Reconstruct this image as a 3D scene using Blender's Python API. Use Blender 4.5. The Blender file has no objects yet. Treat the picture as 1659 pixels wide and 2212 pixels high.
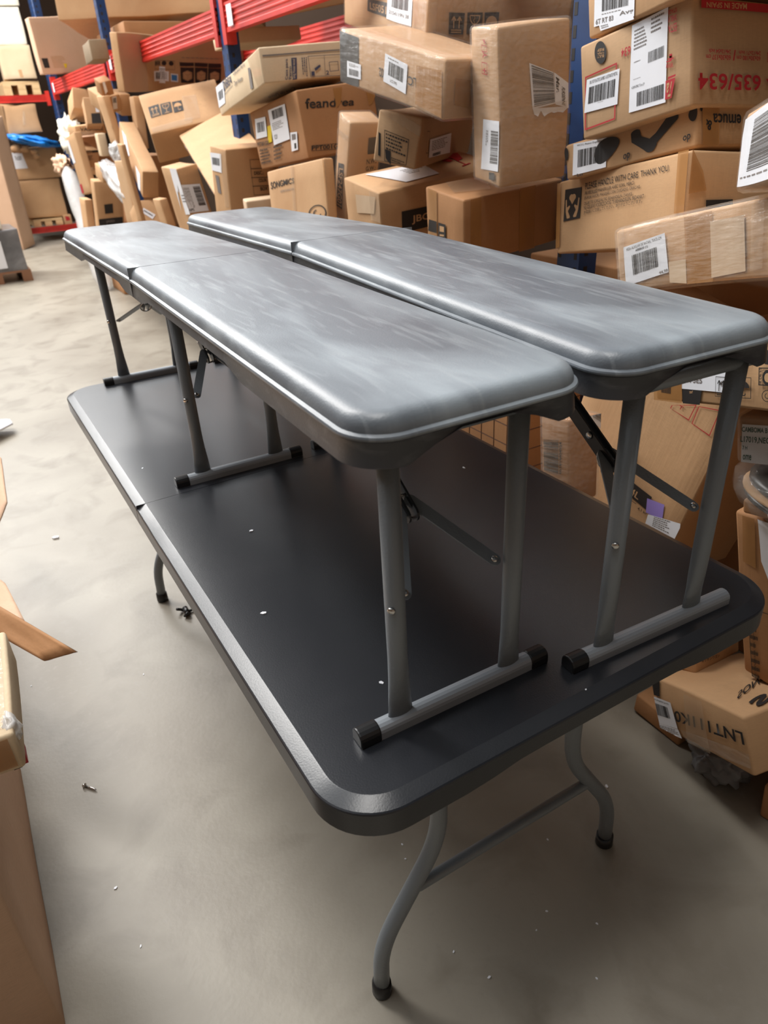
import bpy, bmesh, math, random
from mathutils import Vector, Matrix, Quaternion, noise
from math import sin, cos, pi, radians
S = bpy.context.scene
COL = S.collection
# ---------------------------------------------------------------- camera
cam_d = bpy.data.cameras.new('camera')
cam = bpy.data.objects.new('camera', cam_d)
COL.objects.link(cam)
CR = ((0.8578295,-0.51153426,-0.04961104),(-0.28553648,-0.3941131,-0.87358101),(0.42731425,0.76354932,-0.48414353))
rx, dn, fw = [Vector(v) for v in CR]
m3 = Matrix((rx, -dn, -fw)).transposed()
cam.matrix_world = Matrix.Translation((-0.18991,-0.46908,1.39251)) @ m3.to_4x4()
cam_d.sensor_fit = 'HORIZONTAL'; cam_d.sensor_width = 36; cam_d.lens = 1537.02/1659*36
cam_d.clip_start = .02; cam_d.clip_end = 200
cam_d.dof.use_dof = True; cam_d.dof.focus_distance = 1.15; cam_d.dof.aperture_fstop = 9
S.camera = cam
# ---------------------------------------------------------------- daylight and exposure
S.view_settings.view_transform = 'Standard'; S.view_settings.look = 'None'
S.view_settings.exposure = 0.0; S.view_settings.gamma = 1; S.view_settings.use_curve_mapping = False
W = bpy.data.worlds.new('warehouse_daylight'); S.world = W; W.use_nodes = True
nt = W.node_tree; N = nt.nodes; LK = nt.links; N.clear()
out = N.new('ShaderNodeOutputWorld'); bg = N.new('ShaderNodeBackground'); tc = N.new('ShaderNodeTexCoord')
sep = N.new('ShaderNodeSeparateXYZ'); LK.new(tc.outputs['Generated'], sep.inputs[0])
# brighter towards +y and -x, dim overhead
mm = N.new('ShaderNodeVectorMath'); mm.operation = 'DOT_PRODUCT'; mm.inputs[1].default_value = (-.25,.9,.28)
LK.new(tc.outputs['Generated'], mm.inputs[0])
mr = N.new('ShaderNodeMapRange'); mr.inputs[1].default_value = -.2; mr.inputs[2].default_value = 1.0
mr.inputs[3].default_value = .07; mr.inputs[4].default_value = 2.3; mr.interpolation_type = 'SMOOTHSTEP'
LK.new(mm.outputs['Value'], mr.inputs[0])
bg.inputs[0].default_value = (.93,.97,1,1)
LK.new(mr.outputs[0], bg.inputs[1]); LK.new(bg.outputs[0], out.inputs[0])
def area(name, loc, size, energy, target, col=(1,.97,.93), sy=None):
    d = bpy.data.lights.new(name, 'AREA'); d.energy = energy; d.size = size; d.color = col
    if sy: d.shape = 'RECTANGLE'; d.size_y = sy
    o = bpy.data.objects.new(name, d); COL.objects.link(o); o.location = loc
    o.rotation_euler = (Vector(target)-Vector(loc)).to_track_quat('-Z','Y').to_euler(); return o
area('ceiling_lamp', (-1.2,4.6,5.6), 1.2, 330, (0.6,3.2,.8), sy=3.0)
area('ceiling_lamp', (-.4,9.5,5.2), 1.6, 620, (1.0,9.0,.5), sy=3.5)
area('ceiling_lamp', (-.3,.2,5.4), .8, 85, (.3,.5,.7), sy=1.6)

# ---------------------------------------------------------------- materials
def srgb(r,g,b):
    f = lambda c: (c/12.92 if c <= .04045 else ((c+.055)/1.055)**2.4)
    return (f(r/255),f(g/255),f(b/255),1)
MATS = {}
def mat(name, col, rough=.6, metal=0, spec=.5, n1=None, bump=None, alpha=None, coat=0):
    """n1=(scale, second colour, contrast)  bump=(scale,strength,stretch)"""
    m = bpy.data.materials.new(name); m.use_nodes = True; t = m.node_tree; b = t.nodes['Principled BSDF']
    b.inputs['Base Color'].default_value = col; b.inputs['Roughness'].default_value = rough
    b.inputs['Metallic'].default_value = metal; b.inputs['Specular IOR Level'].default_value = spec
    b.inputs['Coat Weight'].default_value = coat
    co = t.nodes.new('ShaderNodeTexCoord')
    if n1:
        for i,(sc,c2,lo,hi,st) in enumerate(n1):
            mp = t.nodes.new('ShaderNodeMapping'); mp.inputs['Scale'].default_value = st
            nz = t.nodes.new('ShaderNodeTexNoise'); nz.inputs['Scale'].default_value = sc; nz.inputs['Detail'].default_value = 6
            nz.inputs['Distortion'].default_value = .6
            r = t.nodes.new('ShaderNodeMapRange'); r.inputs[1].default_value = lo; r.inputs[2].default_value = hi
            mx = t.nodes.new('ShaderNodeMix'); mx.data_type = 'RGBA'
            t.links.new(co.outputs['Object'], mp.inputs[0]); t.links.new(mp.outputs[0], nz.inputs['Vector'])
            t.links.new(nz.outputs['Fac'], r.inputs[0]); t.links.new(r.outputs[0], mx.inputs['Factor'])
            if i == 0: mx.inputs['A'].default_value = col
            else: t.links.new(prev, mx.inputs['A'])
            mx.inputs['B'].default_value = c2; prev = mx.outputs['Result']
        t.links.new(prev, b.inputs['Base Color'])
    if bump:
        pb = None
        for sc,stg,st in bump:
            mp = t.nodes.new('ShaderNodeMapping'); mp.inputs['Scale'].default_value = st
            nz = t.nodes.new('ShaderNodeTexNoise'); nz.inputs['Scale'].default_value = sc; nz.inputs['Detail'].default_value = 4
            bp = t.nodes.new('ShaderNodeBump'); bp.inputs['Strength'].default_value = stg; bp.inputs['Distance'].default_value = .01
            t.links.new(co.outputs['Object'], mp.inputs[0]); t.links.new(mp.outputs[0], nz.inputs['Vector'])
            t.links.new(nz.outputs['Fac'], bp.inputs['Height'])
            if pb: t.links.new(pb.outputs[0], bp.inputs['Normal'])
            pb = bp
        t.links.new(pb.outputs[0], b.inputs['Normal'])
    if alpha is not None:
        tr = t.nodes.new('ShaderNodeBsdfTransparent'); mx = t.nodes.new('ShaderNodeMixShader'); o = t.nodes['Material Output']
        mx.inputs[0].default_value = alpha
        t.links.new(tr.outputs[0], mx.inputs[1]); t.links.new(b.outputs[0], mx.inputs[2]); t.links.new(mx.outputs[0], o.inputs[0])
    MATS[name] = m; return m
def card(name, c, d):
    mat(name, c, .75, spec=.25, n1=[(4,d,.35,.8,(1,1,1)),(60,tuple(x*.85 for x in c[:3])+(1,),.4,.9,(1,1,6))], bump=[(9,.25,(1,1,1)),(120,.06,(1,1,.1))])
card('tan', srgb(199,160,120), srgb(184,143,104))
card('tan2', srgb(192,158,122), srgb(182,146,110))
card('brown', srgb(176,130,90), srgb(156,112,76))
card('cream', srgb(222,200,168), srgb(205,180,146))
card('pink', srgb(214,178,150), srgb(205,168,138))
card('white', srgb(232,226,212), srgb(218,208,190))
card('cgrey', srgb(150,130,105), srgb(120,104,84))
mat('black', srgb(38,34,33), .6)
mat('red', srgb(176,34,44), .6)
mat('blue', srgb(62,66,92), .6)
mat('lblue', srgb(60,130,200), .5)
mat('green', srgb(20,80,70), .6)
mat('grey', srgb(120,112,108), .7)
mat('yellow', srgb(226,196,30), .5)
mat('purple', srgb(150,130,205), .6)
mat('pale', srgb(206,180,150), .7, n1=[(8,srgb(196,166,134),.4,.7,(1,1,1))])
mat('paper', srgb(232,234,240), .55, bump=[(14,.12,(1,1,1))])
mat('tape_brown', srgb(178,128,76), .22, bump=[(22,.25,(1,1,.4))], alpha=.75, coat=.3)
mat('tape_clear', srgb(215,190,160), .12, bump=[(30,.45,(1,1,.5))], alpha=.28, coat=1)
mat('film', srgb(235,230,222), .14, bump=[(26,1,(1,1,.2)),(60,.8,(1,.25,1))], alpha=.14, coat=1)
mat('film_dense', srgb(228,228,228), .2, bump=[(14,1.0,(1,1,1))], alpha=.55, coat=.5)
mat('concrete', srgb(146,139,126), .42, spec=.45, n1=[(1.3,srgb(112,103,90),.40,.68,(1,1,1)),(.45,srgb(166,160,148),.42,.7,(1,.5,1)),(5,srgb(108,99,86),.5,.86,(1,1,1)),(55,srgb(138,132,122),.55,1.1,(1,1,1))], bump=[(90,.04,(1,1,1)),(3,.05,(1,1,1))])
mat('table_plastic', srgb(31,33,38), .30, spec=.55, n1=[(5,srgb(40,41,45),.4,.8,(1,1,1))], bump=[(420,.035,(1,1,1))])
mat('bench_plastic_lit', srgb(90,96,103), .38, spec=.6, n1=[(2.2,srgb(142,150,156),.40,.64,(3,.8,1)),(1.6,srgb(76,79,87),.54,.66,(2,1,1)),(14,srgb(150,156,160),.52,.95,(6,.7,1))], bump=[(420,.06,(1,1,1))])  # dusty top plastic, colour lightened in place of bright reflections
mat('bench_plastic_shaded', srgb(62,64,69), .42, spec=.5, n1=[(30,srgb(92,94,98),.52,.8,(1,1,3))], bump=[(420,.06,(1,1,1))])  # undusted skirt plastic, darker tone stands in for shade and dark reflections
mat('grey_metal', srgb(124,131,137), .40, metal=.15, spec=.5, bump=[(300,.10,(1,1,1))])
mat('bar_metal_lit', srgb(150,156,163), .4, metal=.15, spec=.5)  # leg metal made lighter to carry the light falling on the foot bars
mat('dark_metal', srgb(48,51,54), .4, metal=.3)
mat('chrome', srgb(200,198,195), .22, metal=1)
mat('black_rubber', srgb(26,26,28), .35)
mat('rack_blue', srgb(28,62,112), .45, n1=[(8,srgb(22,48,90),.4,.8,(1,1,1))])
mat('rack_red', srgb(205,52,42), .42, n1=[(6,srgb(170,40,34),.4,.8,(1,1,1))])
mat('wood', srgb(216,184,138), .7, n1=[(5,srgb(184,148,104),.4,.75,(1,8,8))])
mat('dark_wood', srgb(140,100,74), .8)
mat('blue_plastic', srgb(30,130,220), .3, bump=[(12,.8,(1,1,1))])
mat('wire_brown', srgb(70,42,28), .5, metal=.4)
mat('backing_dark', srgb(58,46,38), .95, spec=.05)  # dark colour standing in for the shade in gaps between cartons
mat('light_blocker_grey', srgb(120,100,82), .9)
mat('deck', srgb(150,120,88), .8)
mat('dark_film', srgb(95,95,98), .3, n1=[(5,srgb(130,130,132),.4,.7,(1,1,1))], bump=[(12,.5,(1,1,3))])
CARD = dict(pale='pale',tan='tan',tan2='tan2',brown='brown',cream='cream',pink='pink',white='white',grey='cgrey')
# ---------------------------------------------------------------- helpers
def link(name, bm, mats, parent=None, smooth=False, loc=None):
    me = bpy.data.meshes.new(name)
    bmesh.ops.recalc_face_normals(bm, faces=bm.faces[:]) if smooth != 'keep' else None
    bm.to_mesh(me); bm.free()
    for k in ([mats] if isinstance(mats,str) else mats): me.materials.append(MATS[k])
    if smooth:
        for p in me.polygons: p.use_smooth = True
    o = bpy.data.objects.new(name, me); COL.objects.link(o)
    if parent: o.parent = parent
    if loc is not None: o.location = loc
    return o
def sharp(o, deg):
    o.data.set_sharp_from_angle(angle=radians(deg)); return o
def tag(o, label=None, cat=None, group=None, kind=None):
    if label: o['label'] = label
    if cat: o['category'] = cat
    if group: o['group'] = group
    if kind: o['kind'] = kind
    return o
def empty(name, loc=(0,0,0), rot=None):
    o = bpy.data.objects.new(name, None); COL.objects.link(o); o.location = loc; o.empty_display_size = .05
    if rot is not None: o.rotation_euler = rot
    return o
def copy_tree(o, parent=None):
    c = o.copy(); COL.objects.link(c); c.parent = parent
    for ch in list(o.children):
        if ch.name in COL.objects: copy_tree(ch, c)
    return c
def add_box(bm, x0,x1,y0,y1,z0,z1, mi=0, M=None):
    vs = [bm.verts.new((x,y,z)) for x in (x0,x1) for y in (y0,y1) for z in (z0,z1)]
    if M is not None:
        for v in vs: v.co = M @ v.co
    for f in ((0,1,3,2),(4,6,7,5),(0,4,5,1),(2,3,7,6),(0,2,6,4),(1,5,7,3)):
        bm.faces.new([vs[i] for i in f]).material_index = mi
def add_tube(bm, pts, r, n=14, mi=0, flat=None, cap=True):
    """tube through points; r number or list; flat: per-point (sx, sy) squash of the ring"""
    pts = [Vector(p) for p in pts]; rs = r if isinstance(r,(list,tuple)) else [r]*len(pts)
    rings = []; pn = None
    for i,p in enumerate(pts):
        t = (pts[min(i+1,len(pts)-1)]-pts[max(i-1,0)]).normalized()
        if pn is None: a = Vector((1,0,0)) if abs(t.x) < .9 else Vector((0,1,0))
        else: a = pn
        u = (a - t*a.dot(t)).normalized(); w = t.cross(u); pn = u
        s = flat[i] if flat else (1,1)
        rings.append([bm.verts.new(p+(u*cos(2*pi*k/n)*s[0]+w*sin(2*pi*k/n)*s[1])*rs[i]) for k in range(n)])
    for a,b in zip(rings,rings[1:]):
        for k in range(n): bm.faces.new((a[k],a[(k+1)%n],b[(k+1)%n],b[k])).material_index = mi
    if cap:
        bm.faces.new(rings[0][::-1]).material_index = mi; bm.faces.new(rings[-1]).material_index = mi
def smooth_path(pts, rad=.05, n=6):
    pts = [Vector(p) for p in pts]; o = [pts[0]]
    for a,b,c in zip(pts,pts[1:],pts[2:]):
        d1 = min(rad,(a-b).length*.45); d2 = min(rad,(c-b).length*.45)
        p1 = b+(a-b).normalized()*d1; p2 = b+(c-b).normalized()*d2
        for i in range(n+1):
            t = i/n; o.append((1-t)**2*p1+2*t*(1-t)*b+t*t*p2)
    o.append(pts[-1]); return o
def add_disc(bm, c, nrm, r, h, n=16, mi=0):
    nrm = Vector(nrm).normalized(); add_tube(bm, [Vector(c), Vector(c)+nrm*h*.6, Vector(c)+nrm*h], [r,r,r*.7], n, mi)
def plate(bm, pts, w, th, nrm, mi=0, hole=True):
    """flat bar along a polyline, width w, thickness th, face normal nrm, rounded ends"""
    nrm = Vector(nrm).normalized(); pts = [Vector(p) for p in pts]
    for a,b in zip(pts,pts[1:]):
        t = (b-a).normalized(); s = nrm.cross(t).normalized()*w/2
        ring = []
        for k in range(7): ang = -pi/2+pi*k/6; ring.append(b+t*cos(ang)*w/2+s*sin(ang))
        for k in range(7): ang = pi/2+pi*k/6; ring.append(a+t*cos(ang)*w/2+s*sin(ang))
        top = [bm.verts.new(p+nrm*th/2) for p in ring]; bot = [bm.verts.new(p-nrm*th/2) for p in ring]
        bm.faces.new(top).material_index = mi; bm.faces.new(bot[::-1]).material_index = mi
        for k in range(14): bm.faces.new((top[k],bot[k],bot[(k+1)%14],top[(k+1)%14])).material_index = mi
def outline(x0,x1,y0,y1, r, n=10, seg=.05):
    """rounded rectangle, r=(r00,r10,r11,r01); returns list of (pos, inward normal)"""
    o = []
    cs = [((x0,y0),(1,1),r[0],pi),((x1,y0),(-1,1),r[1],1.5*pi),((x1,y1),(-1,-1),r[2],0),((x0,y1),(1,-1),r[3],.5*pi)]
    for i,((cx,cy),(sx,sy),rr,a0) in enumerate(cs):
        rc = max(rr,.0015); c = Vector((cx+sx*rc,cy+sy*rc)); nn = n if rr > .002 else 2
        for k in range(nn+1):
            a = a0+pi/2*k/nn; d = Vector((cos(a),sin(a))); o.append((c+d*rc,-d))
        (nx,ny),(tx,ty),r2,b0 = cs[(i+1)%4]; rc2 = max(r2,.0015)
        e = Vector((nx+tx*rc2,ny+ty*rc2))+Vector((cos(b0),sin(b0)))*rc2
        s = o[-1][0]; L = (e-s).length; m = max(1,int(L/seg)); nr = o[-1][1]
        for k in range(1,m): o.append((s.lerp(e,k/m),nr))
    return o
def slab(bm, ol, prof, zf=None, seam=None):
    """loft a slab: prof=[(inset,z)] from the bottom of the skirt up to the top; zf(x,y)->extra z for the first ring"""
    rings = []
    for i,(ins,z) in enumerate(prof):
        ring = []
        for p,nr in ol:
            q = p+nr*ins
            if seam is not None and abs(p.y-seam) < .004: q.y = p.y
            zz = z+(zf(p.x,p.y) if (zf and i <= 1) else 0)
            ring.append(bm.verts.new((q.x,q.y,zz)))
        rings.append(ring)
    n = len(ol)
    for a,b in zip(rings,rings[1:]):
        for k in range(n): bm.faces.new((a[k],a[(k+1)%n],b[(k+1)%n],b[k]))
    bm.faces.new(rings[-1]); return rings
BOXES = [
 ['A','cardboard_box','cardboard box with two overlapping barcode labels, topmost beside the blue upright','box','cardboard boxes in the pile against the racking',[1.12,0.6201,1.5671],[0.99303,-0.07353,-0.01352,-0.09106],[0.4,0.3079,0.1009],'tan',0.003,0,[['label','L',[0.2785,0.0852,0.1473,0.0599,0.1507,0.0048,0.2848,0.0193],[('bar',0.2,0.15,0.85,0.62), ('lines',0.2,0.68,0.8,0.72,1), ('text',0.05,0.8,0.5,0.95,'6T RT 83','grey'), ('text',0.65,0.74,0.98,0.9,'Avg','grey')]],['label','L',[0.2676,0.0201,0.1536,0.0065,0.1507,-0.0001,0.2614,0.0063],[('lines',0.05,0.2,0.3,0.8,2)]]]],
 ['B','cardboard_box','large cardboard box with upside-down red printing and a long white shipping label','box','cardboard boxes in the pile against the racking',[1.158,0.6071,1.3793],[0.99493,-0.09845,0.01779,0.0102],[0.5645,0.2861,0.1906],'tan2',0.002,0,[['label','L',[0.1412,0.1847,0.0535,0.1878,0.0587,0.0222,0.151,0.0257],[('lines',0.08,0.06,0.45,0.3,6), ('lines',0.55,0.02,0.9,0.2,4), ('bar',0.5,0.38,0.92,0.5), ('lines',0.1,0.42,0.3,0.44,1), ('lines',0.1,0.62,0.35,0.63,1), ('text',0.06,0.7,0.42,0.73,'4 ZAPATERO 75 cm S.P'), ('bar',0.22,0.79,0.95,0.95)]],['label','L',[0.2659,0.1192,0.1738,0.1163,0.1814,0.0499,0.2771,0.0545],[('text',0.1,0.06,0.95,0.16,'SKU P27 PLASTIF2 GAMBO 10 ESTANTE METAL'), ('bar',0.1,0.25,0.9,0.75), ('lines',0.4,0.78,0.6,0.8,1)]],['ring','L',[0.2712,0.1263,0.1806,0.1296,0.1884,0.0221,0.2776,0.0188],'red',0.012],['icon','L',[0.2084,0.1776,0.2411,0.1873,0.2426,0.1444,0.2096,0.1352],'disc'],['text','L',[0.2156,0.1495,0.2342,0.153,0.2335,0.1708,0.2149,0.1678],'BULT\nCAJA\nREF','tan'],['text','L',[0.1453,0.1323,0.1693,0.1355,0.1679,0.1513,0.1441,0.1499],'634','red'],['text','L',[0.0328,0.1396,0.052,0.1422,0.052,0.1553,0.0329,0.155],'ESTA','red'],['text','L',[0.0329,0.1583,0.0521,0.1604,0.0521,0.1707,0.033,0.1685],'SHELV','red'],['text','L',[0.033,0.1722,0.0521,0.1739,0.0522,0.181,0.0331,0.1798],'ETAGE','red'],['text','L',[0.0397,0.0791,0.0562,0.0823,0.0563,0.091,0.0398,0.089],'WWW','red'],['text','L',[0.0384,0.0893,0.0553,0.0923,0.0554,0.1053,0.0385,0.1038],'f','red'],['rect','L',[0.033,0.0657,0.0507,0.0654,0.0516,0.0612,0.0339,0.0622],'red'],['rect','L',[0.0338,0.0599,0.0562,0.0601,0.0578,0.0264,0.0425,0.0261],'red'],['text','L',[0.0451,0.0292,0.0559,0.0295,0.0534,0.055,0.0373,0.0558],'Ta','tan'],['rect','R',[0.0177,0.1811,0.4712,0.1896,0.4733,0.1734,0.018,0.1675],'red'],['text','R',[0.1577,0.1718,0.0332,0.169,0.0329,0.1777,0.1572,0.1823],'MADE IN SPAIN','tan'],['text','R',[0.2131,0.0283,0.0114,0.0281,0.0106,0.0577,0.2111,0.0571],'635/634','red'],['text','R',[0.492,0.0348,0.2304,0.0339,0.2292,0.0515,0.4899,0.05],'ESTANTERIA','red'],['text','R',[0.109,0.0808,0.0329,0.0808,0.0327,0.0892,0.1086,0.0901],'60x30x137 cm','red'],['text','R',[0.1085,0.0921,0.0413,0.092,0.0411,0.0991,0.1082,0.0994],'24x12x54 inch','red'],['text','R',[0.2061,0.0826,0.1278,0.0819,0.1274,0.09,0.2056,0.0909],'60x30x180 cm','red'],['text','R',[0.2055,0.0922,0.1341,0.0921,0.1336,0.0988,0.205,0.0998],'24x12x71 inch','red'],['rect','R',[0.1191,0.099,0.1227,0.0991,0.1188,0.0804,0.1145,0.0802],'red'],['ring','R',[0.227,0.0984,0.2538,0.0991,0.2552,0.0811,0.2283,0.0811],'red',0.003]]],
 ['C','cardboard_box','flat cardboard box with black cow-print blobs and white barcode label','box','cardboard boxes in the pile against the racking',[1.1901,0.6072,1.3096],[0.9945,-0.10067,0.02876,0.00227],[0.403,0.3741,0.0801],'tan',0.004,0,[['label','L',[0.3442,0.0772,0.2388,0.0686,0.2441,0.0067,0.3516,0.0076],[('text',0.12,0.04,0.92,0.12,'WC51L Plastico Organizador'), ('bar',0.15,0.22,0.88,0.78)]],['blob','L',[0.1716,0.0664,0.0433,0.0736,0.0418,0.0131,0.1716,0.0128],'Y'],['blob','L',[0.2783,0.0677,0.1986,0.0685,0.2043,0.0348,0.2795,0.0049],'o'],['blob','L',[0.0205,0.0716,-0.0014,0.0783,-0.0002,0.0461,0.0199,0.0507],'o'],['blob','R',[0.0016,0.0821,0.0104,0.0824,0.0112,0.0635,0.0025,0.0634],'o'],['blob','L',[0.3743,0.0771,0.3597,0.07,0.3626,0.0452,0.3736,0.0432],'o'],['text','L',[0.1906,0.0223,0.1707,0.0242,0.1707,0.0069,0.1907,0.0068],'op','black'],['text','L',[0.0306,0.025,0.0125,0.0281,0.012,0.0123,0.0302,0.0125],'op','black'],['text','L',[0.335,0.0085,0.3161,0.0094,0.3163,0.0011,0.3351,0.0022],'Lo','black'],['tape','R',[0.0077,0.0772,0.0607,0.0784,0.065,0.0018,0.014,0.0018],'brown'],['text','R',[0.1323,0.0426,0.0416,0.044,0.0407,0.0607,0.131,0.0605],'emuca','black'],['text','R',[0.0393,0.0292,0.0203,0.0309,0.0194,0.0499,0.0384,0.0468],'&','black'],['blob','R',[0.0425,0.0828,0.0712,0.0828,0.0666,0.0792,0.0457,0.0794],'o']]],
 ['D','cardboard_box','cardboard box reading PLEASE HANDLE WITH CARE beside a hands and heart pictogram','box','cardboard boxes in the pile against the racking',[1.1247,0.5544,1.1319],[0.98938,-0.07926,0.04204,-0.11433],[0.3059,0.5082,0.1778],'tan',0.003,0,[['icon','L',[0.4715,0.1552,0.3939,0.1522,0.396,0.0812,0.4764,0.0793],'hands'],['text','L',[0.3775,0.159,0.0634,0.1595,0.0618,0.1479,0.3761,0.1442],'PLEASE HANDLE WITH CARE. THANK YOU.','black'],['text','L',[0.3773,0.1392,0.1787,0.1416,0.1777,0.1341,0.3765,0.1313],'FR-VEUILLEZ MANIPULER AVEC SOIN. MERCI.','black'],['text','L',[0.377,0.1279,0.1556,0.131,0.1547,0.1235,0.3762,0.1191],'ES-POR FAVOR, MANEJAR CON CUIDADO. GRACIAS.','black'],['text','L',[0.3769,0.1175,0.1816,0.1206,0.1806,0.1127,0.376,0.1086],'DE-BITTE SORGFÄLTIG BEHANDELN. DANKE.','black'],['text','L',[0.3767,0.107,0.1372,0.1114,0.1362,0.1038,0.3759,0.0981],'NL-GELIEVE VOORZICHTIG TE BEHANDELEN. BEDANKT.','black'],['text','L',[0.3766,0.0965,0.144,0.1021,0.1429,0.0936,0.3756,0.0867],'JP-取扱いに注意してください。ありがとうございます。','black'],['tape','L',[0.0372,0.1811,0.0047,0.181,0.0002,0.0629,0.0312,0.0653],'brown'],['tape','L',[0.511,0.1741,0.4919,0.1737,0.4887,0.0174,0.5081,0.0134],'brown'],['tape','R',[-0.0019,0.1803,0.0294,0.14,0.043,0.105,0.0002,0.0982],'brown'],['rect','R',[0.0443,0.0872,0.1109,0.0885,0.113,0.074,0.0461,0.0737],'black']]],
 ['E','cardboard_box','taped wrapped cardboard box with a tilted barcode label, resting just above the right bench top','box','cardboard boxes in the pile against the racking',[0.9139,0.1423,1.1579],[0.99166,-0.11449,-0.01257,-0.05781],[0.2962,0.4377,0.1205],'tan',0.005,1,[['label','L',[0.4164,0.0868,0.3045,0.097,0.2982,0.0264,0.4157,0.0124],[('text',0.08,0.05,0.92,0.13,'MESA AUXILIAR DE RATAN, 75X75 CM'), ('text',0.3,0.15,0.6,0.22,'AREBOS (1)'), ('bar',0.2,0.27,0.8,0.78), ('text',0.8,0.9,0.99,0.99,'44,99','grey')]],['tape','L',[0.2585,0.1159,0.1966,0.1169,0.1951,0.0004,0.2548,0.0004],'brown'],['rect','L',[0.2006,0.1001,0.1314,0.1011,0.1277,0.013,0.1982,0.0071],'pale'],['rect','L',[0.2968,0.0447,0.2556,0.0448,0.2547,0.0018,0.2956,0.0073],'pale'],['tape','L',[0.4278,0.1187,0.4098,0.1193,0.4186,0.0367,0.4373,0.0322],'clear'],['tape','L',[0.1164,0.1139,0.0936,0.1149,0.0952,0.0152,0.1187,0.0123],'clear']]],
 ['F','cardboard_box','small film-wrapped parcel with big barcode label at the right edge of the photo','box','cardboard boxes in the pile against the racking',[0.7495,0.1046,1.3096],[0.93923,-0.08626,0.02895,-0.33101],[0.2402,0.2524,0.1058],'tan',0.008,1,[['label','L',[0.2472,0.0972,0.008,0.1084,-0.0136,-0.0014,0.2729,0.0048],[('barv',0.2,0.1,0.9,0.8), ('lines',0.1,0.85,0.8,0.9,1)]]]],
 ['G','cardboard_box','tall upright film-wrapped cardboard carton with torn barcode label on its front','box','cardboard boxes in the pile against the racking',[1.0883,1.114,1.2226],[0.99104,0.041,-0.03936,-0.12088],[0.1886,0.1607,0.3405],'tan',0.005,1,[['label','R',[0.08,0.262,0.144,0.2361,0.1501,0.171,0.0872,0.1657],[('barv',0.08,0.03,0.98,0.95)]],['label','R',[0.1455,0.2359,0.1841,0.21,0.1866,0.1565,0.1502,0.1689],[('textv',0.1,0.1,0.35,0.6,'Mar.'), ('textv',0.5,0.3,0.75,0.95,'FURSIENNE')]],['rag','R',[0.0871,0.1678,0.1874,0.1606,0.1672,0.1462,0.0942,0.1422],'paper'],['label','L',[0.0936,0.148,-0.0002,0.1523,0.0089,0.0379,0.1122,0.0296],[('barv',0.5,0.2,0.95,0.85), ('linesv',0.2,0.2,0.35,0.6,2)]],['text','L',[0.0847,0.3111,0.0845,0.3207,0.0625,0.3111,0.0626,0.3035],'+','red'],['ring','L',[0.0904,0.3053,0.0593,0.3036,0.0594,0.2901,0.0907,0.2913],'red',0.003],['text','L',[0.085,0.2937,0.0853,0.278,0.0606,0.2765,0.0604,0.292],'Y','red'],['ring','L',[0.0912,0.27,0.0596,0.2687,0.0597,0.2437,0.0917,0.2451],'red',0.003],['text','L',[0.0857,0.2582,0.0859,0.2481,0.0631,0.2468,0.063,0.2568],'+','red'],['tape','R',[0.0015,0.1734,0.1813,0.1736,0.1826,0.1528,0.0031,0.1569],'clear'],['rect','L',[0.0595,0.0297,0.0274,0.0318,0.0274,0.0137,0.0596,0.0123],'black']]],
 ['H','cardboard_box','brown taped cardboard carton under the tall upright one','box','cardboard boxes in the pile against the racking',[1.1,1.2691,1.0089],[0.9966,0.0583,-0.05018,-0.02938],[0.335,0.2125,0.1739],'brown',0.004,0,[['tape','R',[0.021,0.1718,0.0559,0.1732,0.0568,-0.0243,0.0199,-0.0157],'brown'],['tape','R',[0.1837,0.1796,0.2364,0.1782,0.2434,-0.0305,0.1872,-0.027],'brown'],['tape','L',[0.1917,0.1742,0.1408,0.1727,0.1499,0.0317,0.2041,0.0192],'brown'],['rect','L',[0.1943,0.0862,0.1479,0.0892,0.15,0.056,0.2015,0.0514],'black'],['icon','L',[0.1376,0.0892,0.0955,0.0916,0.0978,0.0436,0.141,0.0337],'label2'],['tape','T',[0.0631,0.2009,0.1841,0.1728,0.1174,0.0451,0.018,0.0801],'clear']]],
 ['I','cardboard_box','long cardboard box with a white sheet and red broken glass symbol on its top','box','cardboard boxes in the pile against the racking',[1.05,1.6526,0.9972],[0.9952,0.07944,-0.05608,-0.01099],[0.4697,0.237,0.1922],'tan',0.003,0,[['rect','R',[0.0759,0.1222,0.2297,0.1181,0.2286,0.0529,0.0737,0.0558],'black'],['text','R',[0.1132,0.1023,0.2234,0.0979,0.2229,0.0699,0.1118,0.0739],'JBC12','tan'],['label','T',[0.067,0.2073,0.2766,0.1893,0.2565,0.0472,0.1227,0.0377],[('lines',0.5,0.2,0.9,0.6,4)]],['glass','T',[0.3449,0.2278,0.4426,0.2121,0.3967,0.0571,0.32,0.0702],'red'],['rect','L',[0.1543,0.1572,0.0208,0.177,0.0386,0.1222,0.1547,0.0994],'pale'],['tape','L',[0.058,0.1871,-0.0051,0.1917,0.0024,0.1028,0.0623,0.0975],'clear']]],
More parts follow.
